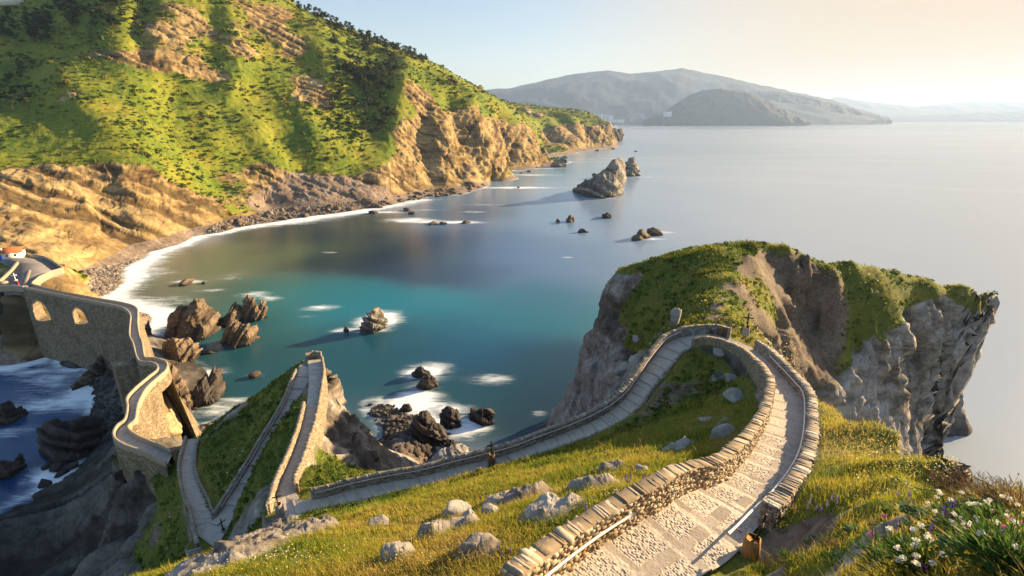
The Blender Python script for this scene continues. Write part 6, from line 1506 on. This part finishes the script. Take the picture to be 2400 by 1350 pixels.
pebbles('shingle', C, rng.gamma(1.8, 0.16, len(C)) + 0.12, M_PEBD)
print('shore %.1fs' % (time.time() - T0))

# ---- houses far away
M_PALE = plain('pale_render', (0.74, 0.72, 0.70), 0.8, 0, 0.05); M_GREYW = plain('grey_render', (0.42, 0.40, 0.40), 0.8, 0, 0.08); M_SLATE = plain('slate_roof', (0.22, 0.20, 0.19), 0.8); M_PINKW = plain('pink_render', (0.50, 0.36, 0.32), 0.8, 0, 0.08)
def tower(label, u, v, depth, wpx, hpx, mat, floors, bays, group=None):
    c = at_depth(u, v, depth); w = wpx * depth / FPX; h = hpx * depth / FPX
    root = empty('apartment_block', tuple(c), -math.atan2(c[0], c[1])); tag(root, label, 'building', group)
    boxes('wall', [(0, 0, h / 2 - 5, w, w * 0.6, h + 10)], mat, root); boxes('roof', [(0, 0, h + h * 0.025, w * 0.9, w * 0.5, h * 0.05)], M_SLATE, root)
    for f in range(floors):
        for b_ in range(bays):
            boxes('window', [(w * (-0.5 + (b_ + 0.5) / bays), -w * 0.3 - 0.1, h * (0.10 + 0.86 * (f + 0.4) / floors), w / bays * 0.5, 0.4, h / floors * 0.45)], M_GLASS, root)
    return root
for k, a in enumerate([('wide white apartment block at the west end of the far beach town',1398,284,6900,11,16,M_PALE,4,3),('tall white apartment tower second from the west in the far town',1409,285,6900,8,16,M_PALE,5,2),('white apartment tower in the middle of the far town row',1419,285,6900,8,15,M_PALE,5,2),('shorter white block right of the far town towers',1430,285,6900,9,13,M_PALE,4,2),
    ('long low white building on the far beach front',1447,286,6800,30,5,M_PALE,2,6),('grey block on the slope in the far town east of the long low building',1502,274,6700,12,8,M_GREYW,3,3),('reddish block at the water front of the far town',1482,284,6700,14,8,M_PINKW,3,3),('grey apartment block at the east end of the far town',1506,285,6500,14,10,M_GREYW,3,3),('small grey block on the far quay',1540,286,6400,12,8,M_GREYW,2,3),
    ('large white hotel block alone on the slope of the far headland',1564,272,6150,18,9,M_PALE,3,5)]):
    tower(*a)
M_ROOFD = plain('weathered_roof', (0.24, 0.12, 0.085), 0.9)
def hmain(u, v):
    q = hit(main, u, v, 180); return q
q = hmain(1232, 265); 
if q is not None: house('pinkish farmhouse with a red roof at the back of the plateau meadow', q, R(10), 26, 11, 5, 4, M_PINKW, M_ROOFD, 'farmhouse', None, True, M_GLASS, 3, 2, 'farmhouse')
q = hmain(1258, 272)
if q is not None: house('long low farm building with a red roof in the plateau meadow', q, R(5), 32, 11, 3.5, 3.5, M_PINKW, M_ROOFD, 'farm building', None, False, M_GLASS, 4, 1, 'farm_building')
q = hmain(25, 12)
if q is not None: house('white roofed modern house at the top of the valley', q, R(-10), 26, 12, 5, 1.0, M_PALE, M_PALE, 'house', None, False, M_GLASS, 4, 1, 'modern_house')

# ------------------------------------------------------------------ wild plants beside the eye and in the meadow
def pm(name, col, var=0.15, tr=0.3):
    return leaf_mat(name, [(0.0, tuple(c * (1 - var) for c in col)), (1.0, tuple(min(1, c * (1 + var)) for c in col))], tr, 0.6)
M_WHF = pm('white_petals', (0.82, 0.80, 0.70), 0.06); M_PUR = pm('violet_petals', (0.16, 0.09, 0.50), 0.35); M_MAG = pm('magenta_petals', (0.55, 0.07, 0.50), 0.25); M_YEL = pm('yellow_petals', (0.75, 0.52, 0.03), 0.15); M_LIL = pm('lilac_petals', (0.36, 0.24, 0.52), 0.25); M_REDF = pm('red_leaves', (0.33, 0.05, 0.03), 0.3)
def local_normal(c):
    e = 0.15; hx = islet.h(c[0] + e, c[1]) - islet.h(c[0] - e, c[1]); hy = islet.h(c[0], c[1] + e) - islet.h(c[0], c[1] - e)
    n = np.array([-hx / (2 * e), -hy / (2 * e), 1.0]); return n / np.linalg.norm(n)
def ground(x, y):
    d = np.hypot(ISL_P[..., 0] - x, ISL_P[..., 1] - y); k = np.unravel_index(np.argmin(d), d.shape); return float(ISL_P[k][2])
def leafy(parent, R_, H_, n, lw, ll, mat, name='foliage', up=0.3, hue0=0.5, dome=True):
    d = rng.normal(size=(n, 3)); d /= np.linalg.norm(d, axis=1)[:, None]; d[:, 2] = np.abs(d[:, 2]) * 0.9
    p = d * np.array([R_, R_, H_]) * rng.uniform(0.35, 1.0, (n, 1)) if dome else np.stack([rng.normal(0, R_ * .5, n), rng.normal(0, R_ * .5, n), rng.uniform(0, H_, n)], 1)
    # elongated leaf: six points with a fold
    ax = d + np.array([0, 0, up]) + rng.normal(0, 0.35, (n, 3)); ax /= np.linalg.norm(ax, axis=1)[:, None]
    s = np.cross(ax, rng.normal(size=(n, 3))); s /= np.linalg.norm(s, axis=1)[:, None]; nn = np.cross(ax, s)
    L_ = ll * rng.uniform(0.6, 1.3, (n, 1)); W_ = lw * rng.uniform(0.7, 1.2, (n, 1))
    co = np.stack([p, p + ax * L_ * .35 + s * W_ + nn * W_ * .3, p + ax * L_ * .75 + s * W_ * .75 + nn * W_ * .3 - UPV * L_ * .08, p + ax * L_ - UPV * L_ * .2, p + ax * L_ * .75 - s * W_ * .75 + nn * W_ * .3 - UPV * L_ * .08, p + ax * L_ * .35 - s * W_ + nn * W_ * .3], 1).reshape(-1, 3)
    k = np.arange(n)[:, None] * 6
    hue = np.clip(hue0 + rng.normal(0, 0.2, n) + 0.2 * d[:, 2], 0, 1)
    return mesh_np(name, co, [k + np.array([[0, 1, 2, 3]]), k + np.array([[0, 3, 4, 5]])], mat, parent, dict(hue=np.repeat(hue, 6)))
def stems(parent, tips, r, mat=None, name='stems', hue0=0.5):
    co, fs, k = [], [], 0
    for t_ in tips:
        b_ = np.array([t_[0] * 0.25, t_[1] * 0.25, -0.03]); m = (b_ + t_) / 2 + np.array([t_[0] * -0.06, t_[1] * -0.06, 0.03])
        c, f, cp = tube(np.array([b_, m, t_]), [r, r * .8, r * .6], 4); co.append(c); fs.append(f + k); k += len(c)
    co = np.concatenate(co); return mesh_np(name, co, fs, mat or M_LEAF, parent, dict(hue=np.full(len(co), hue0)))
def blossom(parent, tips, rad, n, size, mat, name='blossom', tall=1.0):
    """flower heads, one mesh per head"""
    for t_ in tips:
        d = rng.normal(size=(n, 3)); d /= np.linalg.norm(d, axis=1)[:, None]
        c = t_ + d * np.array([rad, rad, rad * tall]) * rng.uniform(0.5, 1, (n, 1)); s = size * rng.uniform(0.7, 1.3, n)
        co, f = quads(c, d + rng.normal(0, .3, d.shape), s, s * .8)
        mesh_np(name, co, f, mat, parent, dict(hue=np.repeat(rng.uniform(0, 1, n), 4)), smooth=False)
def tips_dome(n, R_, H_, jit=0.15):
    a = rng.uniform(0, 6.28, n); r_ = R_ * np.sqrt(rng.uniform(0.05, 1, n)); z = H_ * (1 - 0.35 * (r_ / R_) ** 2) * rng.uniform(1 - jit, 1 + jit, n)
    return np.stack([r_ * np.cos(a), r_ * np.sin(a), z], 1)
def plant(name, u, v, label, cat, group=None):
    q = hit(islet, u, v, 1.2)
    z = ground(q[0], q[1]); root = empty(name, (q[0], q[1], z - 0.01), rng.uniform(0, 6.28)); tag(root, label, cat, group); return root
# white flowering plants in the corner
for u, v, R_, H_, n, lab in [(2265,1275,.34,.34,34,'tall clump of creamy white flower heads, the biggest in the corner'),(2075,1345,.20,.20,0,''),(2160,1345,.26,.26,20,'low white flowering clump at the bottom edge of the picture'),(2350,1330,.24,.24,16,'white flowering clump lowest in the corner, beside dark grass'),(2330,1255,.24,.30,16,'white flowering clump in front of the dry brown bush')]:
    if n == 0: continue
    r_ = plant('white_flower', u, v, lab, 'flower')
    tp = tips_dome(n, R_, H_); stems(r_, tp, 0.004); leafy(r_, R_ * 1.05, H_ * 0.8, 420, 0.010, 0.075, M_LEAF, hue0=0.55); blossom(r_, tp, 0.024, 30, 0.008, M_WHF, tall=0.75)
# violet spikes
def spikes(u, v, n, H_, R_, lab, mat=M_PUR, rad=0.022, grp=None, leafmat=None):
    r_ = plant('violet_flower', u, v, lab, 'flower', grp); tp = tips_dome(n, R_, H_, 0.2); stems(r_, tp, 0.004); leafy(r_, R_ * 1.2, H_ * 0.6, 90, 0.008, 0.08, leafmat or M_LEAF, hue0=0.45)
    for t_ in tp:
        m = 60; k = rng.uniform(0, 1, m); a = rng.uniform(0, 6.28, m); rr = rad * (1.1 - 0.7 * k); c = t_ + np.stack([rr * np.cos(a), rr * np.sin(a), (k - 0.75) * H_ * 0.55], 1)
        s = 0.35 * rad * rng.uniform(0.6, 1.2, m) + 0.003; co, f = quads(c, np.stack([np.cos(a), np.sin(a), 0.4 + 0 * a], 1), s, s)
        mesh_np('flower_spike', co, f, mat, r_, dict(hue=np.repeat(rng.uniform(0, 1, m), 4)), smooth=False)
spikes(2205,1275,6,.42,.14,'tall violet flower spikes left of the big white clump')
spikes(2110,1310,4,.26,.10,'short blue violet spike in the low weeds near the bottom edge')
spikes(1908,1205,5,.42,.22,'lilac spikes beside the pink flowers above the bare soil',M_LIL,0.026)
spikes(1945,1200,4,.38,.2,'lilac spikes at the lower edge of the yellow slope',M_LIL,0.026)
spikes(2120,1180,4,.26,.16,'small mauve spikes on the pale rock ledge',M_LIL,0.02)
spikes(1490,1136,6,.5,.45,'row of dark violet spikes in the meadow above the long wall',M_PUR,0.04)
spikes(1550,1122,4,.5,.4,'pair of violet spikes in the meadow right of the row of dark violet ones',M_PUR,0.04)
spikes(1365,1208,3,.4,.3,'violet spikes beside the wall in front of the yellow flowers',M_PUR,0.035)
spikes(1178,1296,3,.3,.2,'small violet spikes beside the pale outcrop near the wall',M_PUR,0.025)
# pink flowers
for u, v, n, H_, R_, lab in [(2052,1285,11,.22,.14,'bright magenta flowers on the grey rock, left of the violet spikes'),(2065,1255,3,.12,.09,'two magenta flowers on the rock above the larger magenta clump'),(2165,1310,2,.14,.06,'single magenta flower in the green tuft near the bottom edge'),(1890,1242,4,.26,.15,'pink flowers with red leaves at the edge of the bare soil'),(1850,1205,5,.36,.2,'pink flowers beside the timber cross block'),(2170,1348,3,.1,.08,'mauve flowers at the very bottom of the picture')]:
    r_ = plant('pink_flower', u, v, lab, 'flower'); tp = tips_dome(n, R_, H_, .25); stems(r_, tp, 0.0035); leafy(r_, R_, H_ * .5, 60, .008, .06, M_LEAF); blossom(r_, tp, 0.026, 18, 0.012, M_MAG, tall=.7)
# broad leaved rosettes
for u, v, R_, lab in [(1995,1268,.20,'blue green leafy rosette, the roundest, above the grey rock'),(2085,1225,.22,'long leaved green plant on the pale rock ledge'),(2130,1222,.20,'blue green rosette right of the long leaved plant'),(2340,1235,.24,'yellowing broad leaves behind the white flowers')]:
    r_ = plant('leafy_plant', u, v, lab, 'plant'); leafy(r_, R_ * .75, R_ * .6, 70, R_ * .17, R_ * .6, M_SEAL if 'blue' in lab else M_LEAF, 'leaves', .5, .6)
# dark green tufts and shrubs
for u, v, R_, H_, n, lab in [(2180,1180,.32,.26,420,'dark green shrub left of the dry brown bush'),(2385,1335,.32,.30,420,'dark green tuft at the right bottom corner'),(2110,1345,.30,.24,380,'feathery green tuft at the bottom edge below the magenta flowers'),(1845,1325,.30,.22,340,'round green shrub at the edge of the bare soil'),(1770,1345,.22,.18,260,'low green tuft beside the cobbled path bottom'),(2060,1200,.24,.18,260,'green shrub on the ledge above the leafy rosette'),(2240,1225,.25,.2,260,'dark weeds under the dry brown bush'),(1960,1345,.22,.16,240,'green tuft beside the grey rock at the bottom edge'),(1930,1290,.16,.1,120,'small weed on the bare soil left of the rosette')]:
    r_ = plant('green_shrub', u, v, lab, 'shrub'); leafy(r_, R_, H_, n, .006, .085, M_LEAF, 'foliage', .6, .38); stems(r_, tips_dome(10, R_ * .7, H_ * .7), .004)
GW = 'small weeds and tufts covering the steep bank'
for k in range(46):
    u, v = rng.uniform(1830, 2395), rng.uniform(1195, 1348)
    if v < 1195 + max(0, (2050 - u)) * 0.18: continue
    r_ = plant('weed', u, v, 'small green weed tuft among many on the steep flowery bank beside the path', 'weed', GW); R_ = rng.uniform(.08, .18)
    leafy(r_, R_, R_ * rng.uniform(.7, 1.3), int(rng.uniform(60, 170)), .006 if k % 3 else .014, .07, M_LEAF if k % 4 else M_SEAL, 'foliage', .6, rng.uniform(.25, .7))
    if k % 5 == 0: tp = tips_dome(4, R_, R_ * 1.5); blossom(r_, tp, .014, 14, .008, (M_YEL, M_MAG, M_LIL)[k % 3])
for u, v, R_, H_, n, lab in [(2290,1185,.62,.42,900,'large tangled dry brown bush on the right edge of the slope'),(2390,1215,.40,.28,420,'dry brown grass tangle at the right picture edge'),(1950,1300,.2,.14,140,'dry grass tuft on the bare soil')]:
    r_ = plant('dry_bush', u, v, lab, 'bush'); leafy(r_, R_, H_, int(n * 1.6), .0022, .12, M_DRY, 'twigs', .2, .5); stems(r_, tips_dome(26, R_ * .9, H_), .004, M_DRY)
for u, v, H_, lab in [(2365,1160,.42,'thin thistle stalk with a round head against the sea, taller one'),(2388,1168,.36,'thin thistle stalk with a round head at the picture edge'),(2345,1150,.28,'short thistle stalk left of the tall one')]:
    r_ = plant('thistle', u, v, lab, 'plant'); tp = np.array([[.03, 0, H_]]); stems(r_, tp, .004, M_DRY); blossom(r_, tp, .02, 30, .008, M_DRY, 'seed_head')
# bushes on the headland crest
for u, v, s_, lab in [(1760,576,2.2,'dark round bush on the highest point of the headland'),(1612,598,2.0,'dark green bush on the west shoulder of the headland'),(1570,606,1.6,'low dark bush left of the shoulder bush'),(2130,660,1.0,'pale feathery bush on the sloping crest of the headland'),(1655,640,1.6,'broad heather bush on the headland slope')]:
    q = hit(islet, u, v + 3, 30); r_ = empty('heath_bush', (q[0], q[1], q[2] - 0.1)); tag(r_, lab, 'bush'); leafy(r_, s_, s_ * .6, 500, s_ * .03, s_ * .16, M_SCRUB, 'foliage', .4, .25 if 'dark' in lab else .6); stems(r_, tips_dome(8, s_ * .5, s_ * .5), .03, M_BARK)
# wild flowers strewn through the grass
def strewn(name, zones, mat, total, sz):
    C = []
    for (u0, v0, su, sv, n) in zones:
        for _ in range(n):
            q = hit(islet, u0 + rng.normal(0, su), v0 + rng.normal(0, sv), 1.2)
            if q is not None and float(islet.h(q[0], q[1], islet.PD)) > 0.6 and (q[1] < 60 or v0 < 900) and q[2] > 12: C.append(q)
    C = np.array(C); d = np.linalg.norm(C - np.array([0, 0, CAMH]), axis=1); C[:, 2] += np.interp(d, [3, 15, 60], [0.10, 0.22, 0.5]) * rng.uniform(0.6, 1.2, len(C))
    s = np.maximum(sz, d * 0.0011) * rng.uniform(0.6, 1.3, len(C)); co, f = quads(C, np.repeat([[0.2, -0.5, 1.0]], len(C), 0) + rng.normal(0, .3, C.shape), s, s)
    ob = mesh_np(name, co, f, mat, attrs=dict(hue=np.repeat(rng.uniform(0, 1, len(C)), 4)), smooth=False); tag(ob, kind='stuff')
strewn('yellow_wildflowers', [(2010,1060,40,18,90),(2060,1120,50,20,70),(2150,1100,60,20,110),(2260,1140,50,20,70),(2040,1170,40,15,40),(2240,1095,25,6,60),(1840,860,22,30,160),(1780,770,14,18,110),(1960,640,25,12,70),(1460,1170,30,12,50),(1340,1200,40,14,70),(960,1290,60,20,60),(700,1310,60,15,70),(1000,1320,20,15,40),(560,1320,60,12,40),(1640,690,40,30,120),(1540,760,30,25,120),(1500,800,30,20,60)], M_YEL, 0, 0.012)
strewn('white_wildflowers', [(2160,1060,60,20,130),(2260,1110,50,16,120),(2340,1150,40,14,80),(2080,1150,60,25,60),(600,1300,80,18,90),(700,1320,60,14,70),(480,1330,40,10,40),(2060,700,60,30,60),(1420,1170,30,10,30),(900,1300,60,20,30),(580,1080,50,50,30),(420,1230,30,40,20)], M_WHF, 0, 0.010)
print('plants %.1fs' % (time.time() - T0))

# ------------------------------------------------------------------ air between the eye and the far coast
bpy_box = np.array([(x, y, z) for x in (-26000, 30000) for y in (-600, 27000) for z in (-9, 1075.0)], float)
hz = NT('haze_air'); hz.t.nodes.remove(hz.b)
pv = hz.n('VolumePrincipled'); pv.inputs['Density'].default_value = 0.000052; pv.inputs['Color'].default_value = (0.46, 0.64, 1.0, 1); pv.inputs['Anisotropy'].default_value = 0.2
hz.t.links.new(pv.outputs[0], hz.out.inputs['Volume'])
o = mesh_np('haze', bpy_box, np.array([(0, 1, 3, 2), (4, 6, 7, 5), (0, 4, 5, 1), (2, 3, 7, 6), (0, 2, 6, 4), (1, 5, 7, 3)]), hz.m, smooth=False)
tag(o, kind='stuff')
print('built %.1fs' % (time.time() - T0))
